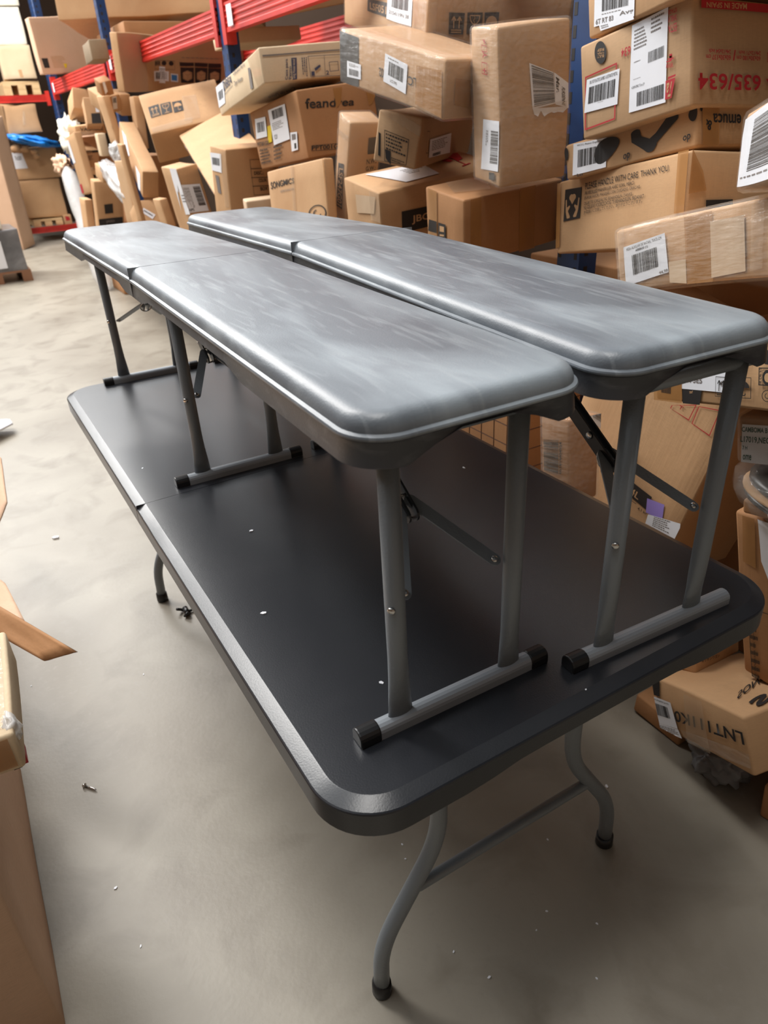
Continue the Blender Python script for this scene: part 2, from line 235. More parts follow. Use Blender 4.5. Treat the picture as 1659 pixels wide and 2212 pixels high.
 ['J','cardboard_box','narrow upright carton with a vertical black code strip on its edge','box','cardboard boxes in the pile against the racking',[1.13,2.0714,1.0475],[0.98488,0.16129,0.00049,-0.06323],[0.1213,0.1136,0.3516],'tan',0.004,1,[['rect','L',[0.0865,0.1925,0.03,0.2053,0.0284,0.0441,0.0855,0.0372],'black'],['textv','L',[0.0764,0.1778,0.0347,0.188,0.0327,0.0508,0.0802,0.0451],'LSF247G01','tan'],['rect','R',[0.0707,0.302,0.1046,0.3058,0.1073,0.2497,0.0728,0.2471],'black'],['text','R',[0.0713,0.2309,0.1089,0.2343,0.1107,0.2162,0.0729,0.2128],'N.W.:','black'],['text','R',[0.0706,0.2052,0.1085,0.2085,0.11,0.1928,0.072,0.1895],'G.W.:','black'],['tape','L',[0.1181,0.2989,-0.031,0.3091,-0.0241,0.2922,0.1152,0.2799],'clear']]],
 ['K','cardboard_box','cardboard box with printed diagram panel and small round dog pictogram','box','cardboard boxes in the pile against the racking',[1.12,1.5554,1.2516],[0.93701,0.09983,0.03116,0.33327],[0.6683,0.1395,0.1386],'tan2',0.004,0,[['ring','L',[0.1142,0.0896,0.0318,0.0772,0.0295,0.0071,0.1014,0.0067],'black',0.003],['lines','L',[0.1085,0.0844,0.0362,0.0744,0.033,0.0275,0.1013,0.0383],5,'black'],['lines','L',[0.0815,0.0229,0.0336,0.0169,0.0342,0.0062,0.0771,0.0111],2,'black'],['rect','L',[0.104,0.0399,0.0848,0.037,0.0789,0.0002,0.0978,0.0158],'black'],['rect','L',[0.1311,0.0806,0.1237,0.0778,0.1154,0.0169,0.1238,0.0196],'black'],['label','R',[0.0981,0.0788,0.3406,0.0825,0.3661,0.0208,0.1148,0.0248],[('lines',0.1,0.1,0.9,0.65,6), ('bar',0.15,0.8,0.5,0.95)]],['ring','R',[0.0545,0.1039,0.0834,0.1028,0.1027,0.0395,0.0762,0.0411],'black',0.002],['tape','L',[0.1495,0.161,-0.0043,0.1163,-0.0044,0.0895,0.1456,0.1347],'clear']]],
 ['L','cardboard_box','long carton with upside-down LC code, black taped left end and tilted barcode label','box','cardboard boxes in the pile against the racking',[1.0297,1.2813,1.3768],[0.99398,0.10639,-0.01807,-0.01879],[0.2126,0.5954,0.1375],'tan',0.003,1,[['rect','L',[0.5957,0.1322,0.4771,0.1289,0.4736,0.002,0.5958,-0.0055],'black'],['label','L',[0.5477,0.0613,0.4592,0.0631,0.4589,0.0242,0.5484,0.0183],[('bar',0.15,0.45,0.85,0.85), ('lines',0.15,0.1,0.85,0.3,3)]],['label','L',[0.3108,0.1096,0.1853,0.0985,0.191,0.0271,0.3195,0.0402],[('bar',0.2,0.2,0.85,0.68), ('lines',0.15,0.06,0.9,0.14,1), ('text',0.3,0.78,0.6,0.88,'LC2 FPS','grey')]],['text','L',[0.1342,0.0519,0.1792,0.0516,0.1813,0.0728,0.1365,0.0744],'LC','black'],['text','L',[0.3181,0.048,0.3453,0.0494,0.3463,0.0717,0.3194,0.0719],'02','black'],['tape','L',[0.1382,0.1036,0.0124,0.1119,0.0004,0.0051,0.1363,0.0119],'brown'],['tape','R',[0.0301,0.0956,0.0771,0.0896,0.0781,0.024,0.0319,0.0343],'brown']]],
 ['M','cardboard_box','large topmost cardboard box with three black handling pictograms on its right side','box','cardboard boxes in the pile against the racking',[1.2351,1.6562,1.5583],[0.98399,0.08126,0.01588,-0.1578],[0.4472,1.4039,0.1535],'tan',0.004,1,[['rect','L',[0.8769,0.1075,0.5298,0.1045,0.5215,0.0622,0.8801,0.0666],'black'],['text','L',[0.8351,0.097,0.5395,0.0934,0.5399,0.0703,0.832,0.0747],'LSF051','tan'],['label','L',[0.5232,0.1304,0.1857,0.1235,0.1815,0.0556,0.5327,0.0587],[('bar',0.2,0,0.85,0.45), ('lines',0.3,0.5,0.6,0.53,1), ('text',0.1,0.6,0.9,0.75,'2154119N 38','grey')]],['icon','R',[0.065,0.1052,0.1136,0.1057,0.113,0.0525,0.0685,0.0513],'arrows'],['icon','R',[0.1209,0.107,0.1679,0.1085,0.1692,0.0541,0.1234,0.0536],'glass'],['icon','R',[0.1736,0.1088,0.2184,0.1109,0.2191,0.0567,0.1768,0.0554],'umbrella'],['tape','L',[0.1765,0.1237,0.0027,0.1289,-0.0112,0.0003,0.1441,0.0001],'clear'],['tape','R',[0.0016,0.129,0.0266,0.1299,0.0338,-0.0045,0.0078,-0.005],'clear']]],
 ['N','cardboard_box','cardboard box with large dark lettering, two shipping labels and a yellow sticker','box','cardboard boxes in the pile against the racking',[1.12,2.3057,1.2684],[0.99738,-0.0458,-0.03936,-0.03991],[0.3179,0.627,0.2302],'brown',0.003,0,[['text','R',[0.0289,0.1998,0.2341,0.1779,0.2229,0.1537,0.0242,0.1656],'feandrea','black'],['tape','R',[0.1475,0.2192,0.1863,0.2187,0.1718,0.1701,0.1491,0.1526],'brown'],['tape','R',[0.2823,0.1926,0.3261,0.1824,0.3002,0.1494,0.2864,0.146],'brown'],['ring','R',[0.0202,0.0437,0.1599,0.0345,0.1556,0.0139,0.0172,0.0248],'black',0.002],['text','R',[0.0223,0.0419,0.1568,0.0323,0.1536,0.0169,0.0191,0.0277],'PPT001G01','black'],['label','L',[0.56,0.1976,0.4149,0.1901,0.4435,0.1187,0.5957,0.1225],[('bar',0.15,0.2,0.85,0.7)]],['rect','L',[0.416,0.1534,0.3587,0.1531,0.3936,0.0939,0.4464,0.0927],'yellow'],['label','L',[0.3595,0.206,0.135,0.2028,0.1613,0.0844,0.3741,0.0779],[('bar',0.2,0.05,0.85,0.3), ('lines',0.1,0.38,0.8,0.6,5), ('text',0.12,0.72,0.3,0.85,'121')]],['label','L',[0.1417,0.1051,0.0635,0.1006,0.0917,0.0409,0.1691,0.04],[('rect',0.2,0.1,0.8,0.4,'grey'), ('rect',0.5,0.6,0.8,0.9,'black')]],['text','L',[0.5956,0.1086,0.4297,0.1029,0.4384,0.0862,0.6034,0.091],'PPT001G01','black'],['ring','L',[0.5839,0.0802,0.4183,0.0757,0.4407,0.0184,0.5985,0.0196],'black',0.002],['lines','L',[0.5839,0.0802,0.4183,0.0757,0.4407,0.0184,0.5985,0.0196],5,'black'],['lines','L',[0.38,0.0784,0.2533,0.0761,0.2818,0.0221,0.4118,0.0194],4,'black']]],
 ['O','cardboard_box','cardboard box with dark capitals and a round emblem below the yellow-stickered one','box','cardboard boxes in the pile against the racking',[1.05,2.0348,1.0059],[0.9983,-0.05261,0.02506,-0.00181],[0.0386,0.5441,0.2744],'tan',0.003,0,[['text','L',[0.5136,0.2335,0.2721,0.2301,0.2742,0.2116,0.5139,0.2066],'SONGMICS','black'],['text','L',[0.4143,0.196,0.277,0.1957,0.2788,0.1888,0.4141,0.1859],'HOME FURNITURE','grey'],['ringo','L',[0.1672,0.1231,0.006,0.1261,0.006,0.0652,0.1716,0.0645],'black'],['tape','L',[0.0066,0.2715,0.0024,0.2736,-0.0319,0.0994,-0.0002,0.0956],'brown'],['tape','L',[0.2896,0.2738,0.2606,0.2729,0.2814,0.0563,0.3111,0.057],'clear']]],
 ['P','cardboard_box','pale long box with blue printing, tilted on top of the pile','box','cardboard boxes in the pile against the racking',[1.02,2.421,1.5265],[0.99641,-0.05635,-0.01842,-0.06042],[0.3516,0.8181,0.1164],'cream',0.002,0,[['label','L',[0.8011,0.1189,0.6341,0.1131,0.68,0.0344,0.8171,0.035],[('bar',0.2,0.3,0.8,0.7)]],['ring','L',[0.6517,0.116,0.4815,0.1251,0.4902,0.0715,0.6566,0.0619],'blue',0.006],['text','L',[0.6563,0.1119,0.4773,0.1111,0.4879,0.0828,0.6616,0.0762],'DIBEA','blue'],['text','L',[0.4417,0.118,0.2263,0.1146,0.2318,0.0943,0.433,0.0966],'Casa para Perro','blue'],['text','L',[0.448,0.0819,0.2944,0.0783,0.3028,0.0577,0.4417,0.0579],'Dog House','grey'],['rect','L',[0.1877,0.0836,0.1518,0.0798,0.1598,0.0124,0.1984,0.0132],'grey'],['tape','L',[0.1794,0.1215,0.0002,0.1168,0.0036,0.0076,0.093,0.0017],'clear'],['rect','R',[0.0105,0.0905,0.3238,0.0881,0.3244,0.0839,0.0101,0.0856],'grey'],['textup','R',[0.0824,0.005,0.0958,0.072,0.1093,0.0722,0.0962,0.006],'Casa para','blue'],['textup','R',[0.0968,0.006,0.1051,0.0477,0.1154,0.047,0.1075,0.0062],'Perro','blue'],['rect','R',[0.1206,0.0734,0.1416,0.0731,0.1294,0.0036,0.112,0.0038],'blue'],['textup','R',[0.1113,0.007,0.1235,0.0692,0.1384,0.0693,0.1265,0.0079],'Dog House wood','cream'],['linesv','R',[0.1594,0.0719,0.1842,0.0713,0.174,0.007,0.1532,0.007],3,'blue'],['ring','R',[0.1866,0.0742,0.321,0.0718,0.3089,0.0009,0.1849,0.0078],'blue',0.002],['rect','R',[0.2518,0.0721,0.2531,0.072,0.245,0.0055,0.2438,0.0056],'blue'],['text','R',[0.1911,0.0239,0.2037,0.024,0.2025,0.0101,0.1898,0.01],'1','blue'],['text','R',[0.2493,0.0223,0.2622,0.0225,0.261,0.0085,0.2481,0.0084],'2','blue'],['ring','R',[0.267,0.0496,0.3043,0.0497,0.3022,0.0186,0.2652,0.0176],'blue',0.004],['rect','R',[0.2054,0.0331,0.2297,0.0443,0.2314,0.0365,0.2069,0.0238],'blue'],['text','B',[0.143,0.085,0.0736,0.2558,0.106,0.3277,0.168,0.1461],'Casa de Perro','grey'],['rect','B',[0.2399,0.123,0.3337,0.1227,0.2946,0.3316,0.2165,0.3292],'blue']]],
 ['Q','cardboard_box','long film-wrapped carton with black pictograms and blue sticker, upper left of the pile','box','cardboard boxes in the pile against the racking',[1.2,5.337,1.6361],[0.9561,0.05227,0.0062,0.28828],[1.7103,0.0611,0.3425],'tan',0.005,0,[['film','R',[0.0097,0.335,0.2638,0.3266,0.2428,-0.005,-0.0182,-0.0149],''],['label','R',[0.321,0.1211,0.4771,0.1197,0.465,0.056,0.3135,0.0598],[('bar',0.1,0.1,0.4,0.8), ('lines',0.5,0.1,0.9,0.8,4)]],['label','R',[0.3814,0.15,0.443,0.1466,0.423,0.0435,0.3609,0.0469],[('linesv',0.1,0.1,0.9,0.9,4)]],['label','R',[0.4939,0.108,0.576,0.1062,0.5663,0.0534,0.4856,0.0549],[('rect',0.1,0.15,0.85,0.85,'lblue')]],['ring','R',[0.3443,0.1875,0.5542,0.1884,0.5454,0.1317,0.3332,0.1325],'black',0.003],['icon','R',[0.3462,0.1809,0.396,0.1816,0.3909,0.1558,0.3411,0.1554],'arrows'],['icon','R',[0.4897,0.1856,0.5416,0.1863,0.5361,0.1571,0.4841,0.1566],'disc'],['icon','R',[0.4133,0.1846,0.464,0.1853,0.4584,0.1564,0.4076,0.1559],'disc'],['rect','R',[0.6079,0.1843,0.7749,0.1834,0.7712,0.1612,0.607,0.1597],'black'],['icon','R',[0.6109,0.1518,0.7695,0.1511,0.7526,0.0512,0.6001,0.0522],'cube'],['rect','R',[0.7843,0.1835,0.9462,0.1813,0.9386,0.1575,0.7802,0.1592],'black'],['icon','R',[0.7826,0.1512,0.9375,0.1503,0.9156,0.0481,0.7711,0.049],'cube'],['rect','R',[0.956,0.1815,1.116,0.1802,1.1122,0.1537,0.9479,0.1545],'black'],['icon','R',[0.9473,0.1504,1.1115,0.1484,1.0866,0.0469,0.9313,0.048],'cube'],['lines','R',[0.6355,0.2189,1.1213,0.217,1.1201,0.2086,0.6341,0.2111],1,'grey'],['ring','R',[1.2024,0.1758,1.4583,0.1763,1.4468,0.0783,1.1892,0.0789],'grey',0.004]]],
 ['S','cardboard_box','open-shadowed carton with three silvery black pictograms on its bright top','box','cardboard boxes in the pile against the racking',[1.1677,4.6438,1.2094],[0.93615,0.32103,-0.10696,-0.0955],[0.497,0.3543,0.2143],'tan',0.004,0,[['icon','T',[0.0347,0.2284,0.1008,0.2367,0.098,0.1383,0.0328,0.1315],'arrows'],['icon','T',[0.1094,0.2312,0.1744,0.2329,0.168,0.1422,0.1026,0.1368],'glass'],['icon','T',[0.1827,0.226,0.2426,0.2265,0.2383,0.1376,0.1775,0.1322],'umbrella'],['tape','T',[0.2554,0.2586,0.3436,0.2492,0.3212,0.0388,0.2228,0.0409],'clear'],['tape','T',[0.0143,0.0494,0.2784,0.066,0.2655,0.0139,0.0147,0.008],'clear']]],
 ['T1','cardboard_box','narrow carton standing beside the one with three pictograms','box','cardboard boxes in the pile against the racking',[1.3,5.611,1.2805],[0.99811,0.00922,0.02413,-0.05581],[0.0634,0.2038,0.3411],'tan',0.003,0,[]],
 ['U','cardboard_box','large flat carton leaning with its broad pale side up','box','cardboard boxes in the pile against the racking',[1.0498,3.2306,1.06],[0.96963,0.07804,-0.20269,-0.11246],[0.3414,1.3003,0.0464],'tan',0.002,0,[['label','L',[0.8577,0.0948,-0.3869,0.297,0.0418,0.1613,1.9679,-0.2001],[('textup',0.1,0.1,0.9,0.9,'mm 019-111-42')]]]],
 ['V','cardboard_box','square carton with printed table of description, colour and box number','box','cardboard boxes in the pile against the racking',[1.04,3.0594,0.9819],[0.99496,0.06119,0.00052,0.07939],[0.2658,0.1505,0.322],'tan',0.003,0,[['label','L',[0.1493,0.2928,0.0423,0.2992,0.0512,0.217,0.1449,0.2163],[('bar',0.15,0.25,0.85,0.65)]],['rect','L',[0.1187,0.1995,0.0845,0.1989,0.0765,0.12,0.1059,0.1223],'grey'],['tape','L',[0.0578,0.307,-0.001,0.3153,0.0127,0.0713,0.0509,0.0648],'clear'],['ring','R',[0.1218,0.2723,0.2742,0.266,0.2624,0.1084,0.1296,0.1137],'black',0.003],['text','R',[0.1395,0.2187,0.1913,0.2183,0.1942,0.2017,0.1407,0.2037],'DESC.:','black'],['text','R',[0.1622,0.1847,0.2059,0.1841,0.2063,0.1688,0.1625,0.1688],'COLOR:','black'],['text','R',[0.1676,0.1475,0.2472,0.1454,0.2477,0.1298,0.1678,0.1308],'BOX No.:','black'],['rect','R',[0.1222,0.2336,0.2712,0.2267,0.271,0.2239,0.1237,0.2308],'black'],['rect','R',[0.1218,0.1945,0.2682,0.1868,0.268,0.184,0.1233,0.1916],'black'],['rect','R',[0.125,0.1559,0.2654,0.1492,0.2652,0.1465,0.1247,0.1531],'black']]],
 ['V2','cardboard_box','low wooden-coloured flat carton lying behind the far bench','box','cardboard boxes in the pile against the racking',[1.02,2.7685,1.0227],[0.99469,0.02466,-0.01708,-0.09842],[0.1293,0.0926,0.0805],'pale',0.002,0,[]],
 ['W','cardboard_box','torn carton with paper label strip and white barcode sheet leaning beside the bench end','box','cardboard boxes in the pile against the racking',[1.06,3.6971,0.8157],[0.99685,-0.00164,-0.0742,0.0278],[0.1217,0.2666,0.4002],'tan',0.006,0,[['rag','L',[0.1067,0.4131,-0.0303,0.4143,-0.0068,0.1451,0.147,0.1524],'paper'],['label','R',[-0.0085,0.3218,0.1037,0.3009,0.1067,0.1585,-0.0048,0.1771],[('linesv',0.1,0.1,0.4,0.9,6), ('barv',0.6,0.08,0.95,0.8), ('text',0.02,0.85,0.3,0.95,'APS')]],['label','L',[0.0542,0.3198,-0.0852,0.3221,-0.0798,0.1739,0.074,0.1634],[('lines',0.1,0.3,0.8,0.6,3)]]]],
 ['AA','cardboard_box','long carton with umbrella and recycling pictograms and white handwritten label behind the second bench leg','box','cardboard boxes in the pile against the racking',[0.8528,0.0677,0.9707],[0.99259,-0.10824,0.01318,-0.05364],[0.3362,0.3205,0.1215],'tan',0.003,0,[['label','L',[0.2567,0.0919,0.1429,0.0944,0.1421,0.0241,0.2569,0.0251],[('bar',0.1,0,0.8,0.45), ('text',0.05,0.68,0.4,0.82,'A P5E5','grey'), ('text',0.72,0.72,0.95,0.88,'49,99','grey')]],['rect','L',[0.2552,0.0253,0.2118,0.0257,0.2163,-0.0009,0.2536,-0.0012],'black'],['text','L',[0.2388,0.0175,0.2388,0.0226,0.2307,0.0232,0.2307,0.0181],'WL','tan'],['tape','L',[0.3224,0.0538,0.2551,0.057,0.2552,-0.0012,0.3233,0.0003],'brown'],['bar','L',[0.3065,0.0388,0.2787,0.043,0.2806,0.0143,0.3034,0.0153],'black'],['iconl','L',[0.1464,0.0515,0.1119,0.0529,0.1117,0.0185,0.1468,0.0173],'umbrella'],['iconl','L',[0.1817,0.0508,0.1583,0.0509,0.1599,0.0167,0.1826,0.0168],'arrows'],['ringo','L',[0.1423,0.0887,0.1157,0.0894,0.115,0.0647,0.1417,0.0646],'black'],['rect','L',[0.139,0.0704,0.1205,0.0882,0.1177,0.086,0.1362,0.0675],'black'],['ring','L',[0.0975,0.0699,0.0708,0.071,0.0696,0.0425,0.0973,0.0418],'black',0.003],['textup','L',[0.0958,0.0419,0.0966,0.0693,0.092,0.0695,0.0911,0.0422],'FR DE ES','black'],['iconl','L',[0.0904,0.0669,0.0707,0.0677,0.0697,0.0436,0.0895,0.0423],'disc'],['rect','L',[0.092,0.0977,0.072,0.0981,0.071,0.0743,0.0861,0.0759],'black'],['ringo','L',[0.0903,0.0354,0.0695,0.037,0.0687,0.0169,0.0896,0.0162],'black']]],
 ['BB','cardboard_box','big carton leaning at an angle with a black code strip and purple sticker','box','cardboard boxes in the pile against the racking',[1.0731,0.4623,0.3552],[0.99089,0.12991,0.01958,-0.02977],[0.2654,0.4087,0.5623],'tan',0.003,0,[['rect','L',[0.2636,0.1925,0.1005,0.2027,0.0972,0.1629,0.2688,0.157],'black'],['text','L',[0.2294,0.184,0.1318,0.1868,0.1326,0.1682,0.2289,0.1661],'LTB24L','tan'],['rect','L',[0.1108,0.1915,0.0614,0.2102,0.0489,0.1709,0.0978,0.1571],'purple'],['label','L',[0.0897,0.1578,0.003,0.1999,-0.0142,0.1591,0.086,0.1312],[('lines',0.2,0,0.7,0.9,6)]],['ring','L',[0.1523,0.4265,0.0947,0.4622,0.0957,0.4217,0.1527,0.4187],'red',0.006],['ring','L',[0.0886,0.4624,0.037,0.4842,0.0335,0.4226,0.0865,0.4203],'red',0.006],['text','L',[0.1326,0.4387,0.1208,0.4406,0.1226,0.4321,0.1322,0.4298],'T','red'],['text','L',[0.1234,0.1552,0.0931,0.1596,0.0933,0.1503,0.1211,0.1456],'4.1 kg','black'],['rect','L',[0.2057,0.1631,0.1073,0.1729,0.1075,0.1713,0.206,0.1616],'black'],['rect','L',[0.2048,0.1502,0.1302,0.1587,0.1306,0.1572,0.205,0.1485],'black'],['rag','L',[0.203,0.2748,0.1989,0.2767,0.1661,0.2396,0.1825,0.2339],'paper']]],
 ['CC','cardboard_box','narrow carton with a large printed barcode just past the table edge','box','cardboard boxes in the pile against the racking',[0.93,0.6203,0.5542],[0.99684,-0.07404,0.02832,0.00427],[0.0968,0.0946,0.209],'brown',0.004,1,[['barv','L',[0.0862,0.1474,0.0327,0.1549,0.0342,0.0708,0.0862,0.0684],'black'],['textup','L',[0.0309,0.0716,0.0298,0.1512,0.0213,0.1528,0.0232,0.0733],'051814404954','black'],['label','R',[0.0541,0.2615,0.1077,0.2461,0.1035,0.1702,0.0432,0.2098],[('barv',0.45,0.05,0.95,0.8)]],['rect','R',[0.0628,0.1977,0.0818,0.1857,0.0756,0.1592,0.0566,0.1732],'black']]],
 ['FF','cardboard_box','wrapped parcel with green handwriting on a white sheet at the right edge','box','cardboard boxes in the pile against the racking',[0.9746,0.1013,0.8367],[0.99374,-0.09608,-0.01516,0.05495],[0.25,0.1373,0.0862],'brown',0.004,1,[['label','L',[0.1301,0.0711,0.0234,0.0732,0.0216,0.0024,0.1331,-0.0025],[('textg',0.0,0.06,0.42,0.19,'CAMBOMA B'), ('textg',-0.02,0.3,0.46,0.48,'L17019,NEG'), ('textg',0.02,0.55,0.1,0.65,'7 H'), ('textg',0.03,0.78,0.17,0.92,'ome')]]]],
 ['FF2','cardboard_box','small brown box between the wrapped bundle and the tall carton','box','cardboard boxes in the pile against the racking',[0.9758,0.1492,0.7126],[0.99585,-0.07581,-0.0379,0.03318],[0.1952,0.0676,0.0294],'brown',0.002,0,[]],
 ['GG','cardboard_box','tall brown carton with a printed table standing on the coded box','box','cardboard boxes in the pile against the racking',[1.0477,0.0221,0.3068],[0.99332,-0.06839,-0.08221,-0.04342],[0.3109,0.1677,0.4075],'brown',0.003,0,[['ring','L',[0.146,0.1823,0.0042,0.2146,0.0035,0.0027,0.1452,-0.0188],'black',0.002],['lines','L',[0.146,0.1823,0.1228,0.1872,0.1223,-0.0034,0.144,-0.0097],9,'black'],['tape','L',[0.1489,0.4037,0.1216,0.4057,0.1225,0.2906,0.1523,0.2946],'brown'],['textv','L',[0.1355,0.1878,0.1312,0.1882,0.1326,0.008,0.1379,0.0064],'CHAIR Dining Set ELEGANCE','black'],['label','L',[0.1146,0.4269,0.0184,0.4548,0.0189,0.1007,0.1089,0.3135],[]]]],
 ['LNT','cardboard_box','crumpled taped carton with upside-down black code, low beside the table legs','box','cardboard boxes in the pile against the racking',[0.9032,0.0303,0.1974],[0.97528,-0.19644,0.0109,-0.10062],[0.2448,0.2787,0.1273],'tan',0.008,0,[['rect','L',[0.2884,0.1206,0.2511,0.1246,0.2603,0.0812,0.2956,0.0769],'black'],['rect','T',[-0.0065,0.283,0.0211,0.2823,0.0115,0.2564,-0.009,0.2705],'black'],['label','L',[0.2959,0.0752,0.2234,0.0786,0.214,0.0192,0.299,0.0066],[('text',0.1,0.06,0.9,0.14,'Mesa plegable jardin'), ('bar',0.18,0.24,0.8,0.68)]],['label','L',[0.2918,0.0078,0.2128,0.0187,0.205,0.0003,0.2805,-0.0151],[('lines',0.05,0.1,0.95,0.8,6)]],['text','L',[0.0077,0.0655,0.2192,0.0356,0.2159,0.063,0.0082,0.0936],'LNT111K0','black'],['text','T',[0.0378,0.0617,0.2499,0.135,0.2602,0.166,0.0654,0.0862],'SONGMICS','black'],['text','T',[0.0457,0.002,0.1364,0.0318,0.1501,0.0613,0.0448,0.0402],'st','black'],['ringo','T',[0.0237,-0.0085,0.0353,-0.0181,0.0202,-0.0334,0.0087,-0.024],'black'],['tape','L',[0.1718,0.1177,0.1166,0.1194,0.1153,0.0014,0.1868,-0.002],'clear'],['film','L',[0.2028,0.022,-0.0045,0.0505,-0.0286,0.0211,0.1868,-0.002],'']]],
 ['JJ','cardboard_box','thin flattened carton on the floor under the crumpled taped one','box','cardboard boxes in the pile against the racking',[1.0167,0.2728,-0.0],[0.9997,0.02191,0.01044,-0.0027],[0.3,0.1448,0.0577],'brown',0.003,0,[]],
 ['KK','cardboard_box','plain carton corner on the floor at the right edge of the photo','box','cardboard boxes in the pile against the racking',[1.0173,-0.0618,0.0077],[0.99712,-0.0362,-0.00936,0.06594],[0.3,0.1046,0.0934],'brown',0.003,0,[]],
 ['HH','cardboard_box','carton with Japanese lettering for kitchen wagon under the table corner','box','cardboard boxes in the pile against the racking',[1.0302,0.2751,0.2205],[0.98676,-0.14908,0.05369,0.03466],[0.1838,0.063,0.0989],'tan',0.003,0,[['text','R',[0.0227,0.0317,0.095,0.0238,0.0946,0.0159,0.0237,0.023],'キッチンワゴン','black'],['text','R',[0.0154,0.0483,0.0908,0.0412,0.0903,0.0317,0.0169,0.04],'Küchenwagen','black']]],
 ['x3','cardboard_box','small open carton on top of the far stack below the red beam','box','cartons in the far stack along the aisle',[1.25,7.6333,1.6137],[0.98859,-0.1151,0.09602,-0.01514],[0.1887,0.4007,0.1804],'tan',0.003,0,[]],
 ['x4','cardboard_box','pale carton with white sticker, upper part of the far stack','box','cartons in the far stack along the aisle',[1.2,6.8763,1.4716],[0.9956,-0.06361,0.03096,-0.06147],[0.1291,0.3001,0.2037],'tan',0.003,0,[['label','R',[0.0896,0.1829,0.1105,0.1832,0.113,0.0929,0.0848,0.0926],[]],['rect','R',[0.044,0.0821,0.1165,0.0856,0.1171,0.0067,0.0385,0.0045],'brown']]],
 ['x1','cardboard_box','carton with dark capitals and torn film under its lettering in the far stack','box','cartons in the far stack along the aisle',[1.1591,7.2526,1.379],[0.9994,0.01163,-0.02372,0.0224],[0.2702,0.2976,0.0851],'tan',0.004,0,[['text','R',[0.0406,0.0693,0.2487,0.0554,0.2437,0.026,0.0366,0.0403],'VASAGLE','black'],['film','R',[0.009,0.04,0.1825,0.023,0.1775,0.0056,0.0064,-0.013],'']]],
 ['x1b','cardboard_box','plain pinkish carton below the far one with dark capitals','box','cartons in the far stack along the aisle',[1.2233,7.5762,1.2541],[0.99633,0.06575,-0.01466,0.05288],[0.2032,0.3072,0.1245],'pink',0.003,0,[]],
 ['x2','cardboard_box','small carton with black strip and printed lines, mid far stack','box','cartons in the far stack along the aisle',[1.1582,7.2409,1.1241],[0.98462,0.13498,0.03441,0.10543],[0.1476,0.2952,0.1511],'tan',0.003,0,[['rect','R',[-0.0031,0.1451,0.1564,0.1504,0.155,0.1334,0.0029,0.1214],'black'],['text','R',[0.0184,0.141,0.0839,0.1432,0.0826,0.127,0.0202,0.1242],'USO','tan'],['lines','R',[0.0218,0.1054,0.0914,0.1098,0.0878,0.0689,0.0245,0.0613],4,'black']]],
 ['x5','cardboard_box','small carton with white sticker above the white bag, far stack','box','cartons in the far stack along the aisle',[1.1,6.2278,1.0404],[0.99298,0.10499,0.03718,0.03971],[0.0626,0.1886,0.1101],'tan',0.003,0,[['rect','R',[0.0231,0.1009,0.058,0.0979,0.0548,0.0187,0.0188,0.0148],'pale'],['label','T',[0.052,0.1876,0.0971,0.2066,0.044,0.0074,0.0084,-0.0032],[]]]],
 ['x5b','cardboard_box','yellowish folded cardboard flap box above the far stack middle','box','cartons in the far stack along the aisle',[1.22,6.6605,1.2192],[0.99982,0.0107,-0.001,0.01592],[0.0684,0.1,0.1767],'cream',0.003,0,[]],
 ['x5c','cardboard_box','plain carton behind the white bag in the far stack','box','cartons in the far stack along the aisle',[1.2673,7.3853,1.0998],[0.95907,-0.21224,0.16399,0.09086],[0.2368,0.1012,0.1852],'tan',0.003,0,[]],
 ['x6','cardboard_box','bottom carton of the far stack with black square and dark base strip','box','cartons in the far stack along the aisle',[1.08,6.8092,0.5902],[0.99176,0.1146,0.03578,0.04475],[0.2373,0.1022,0.4531],'tan',0.003,0,[['rect','R',[0.0664,0.2587,0.1431,0.2652,0.1399,0.1828,0.0661,0.1785],'black'],['rect','R',[0.0043,0.1349,0.2219,0.1467,0.2229,0.0815,0.0051,0.0803],'black'],['text','R',[0.067,0.1221,0.1464,0.1245,0.144,0.0987,0.0677,0.0963],'JASO','grey']]],
 ['x7','cardboard_box','narrow film-taped carton left of the bottom far carton','box','cartons in the far stack along the aisle',[1.1,7.4642,0.54],[0.99819,0.02724,0.04295,0.03216],[0.0714,0.2,0.3073],'tan',0.003,0,[]],
 ['x8','cardboard_box','long slanting carton with white label strip beside the bubble wrap roll','box','cartons in the far stack along the aisle',[1.12,6.9483,0.9373],[0.99533,-0.06571,-0.01965,0.06789],[0.06,0.2784,0.4836],'tan',0.003,0,[['label','L',[0.304,0.4595,0.216,0.4555,0.2008,0.2641,0.2738,0.2672],[]],['rect','L',[0.2823,0.0853,0.2167,0.0908,0.2189,0.016,0.2848,0.0099],'red']]],
 ['x9','cardboard_box','carton with printed lines and barcode sticker, above the dark gap','box','cartons in the far stack along the aisle',[1.1661,5.9521,1.5171],[0.97007,0.20322,-0.06036,0.11843],[0.1484,0.2024,0.1173],'tan',0.003,0,[['lines','R',[0.0092,0.0921,0.057,0.0874,0.0487,0.021,0.0058,0.0223],4,'grey'],['label','R',[0.0835,0.1106,0.12,0.1084,0.111,0.021,0.0753,0.0233],[('bar',0.2,0.1,0.9,0.5)]]]],
 ['x10','cardboard_box','small dark brown carton with white label strip under the red beam','box','cartons in the far stack along the aisle',[1.15,5.7878,1.624],[0.9726,0.20098,-0.08846,0.07641],[0.088,0.1,0.1],'brown',0.003,0,[['label','R',[0.0218,0.102,0.0386,0.1005,0.0416,0.0324,0.0186,0.0178],[]]]],
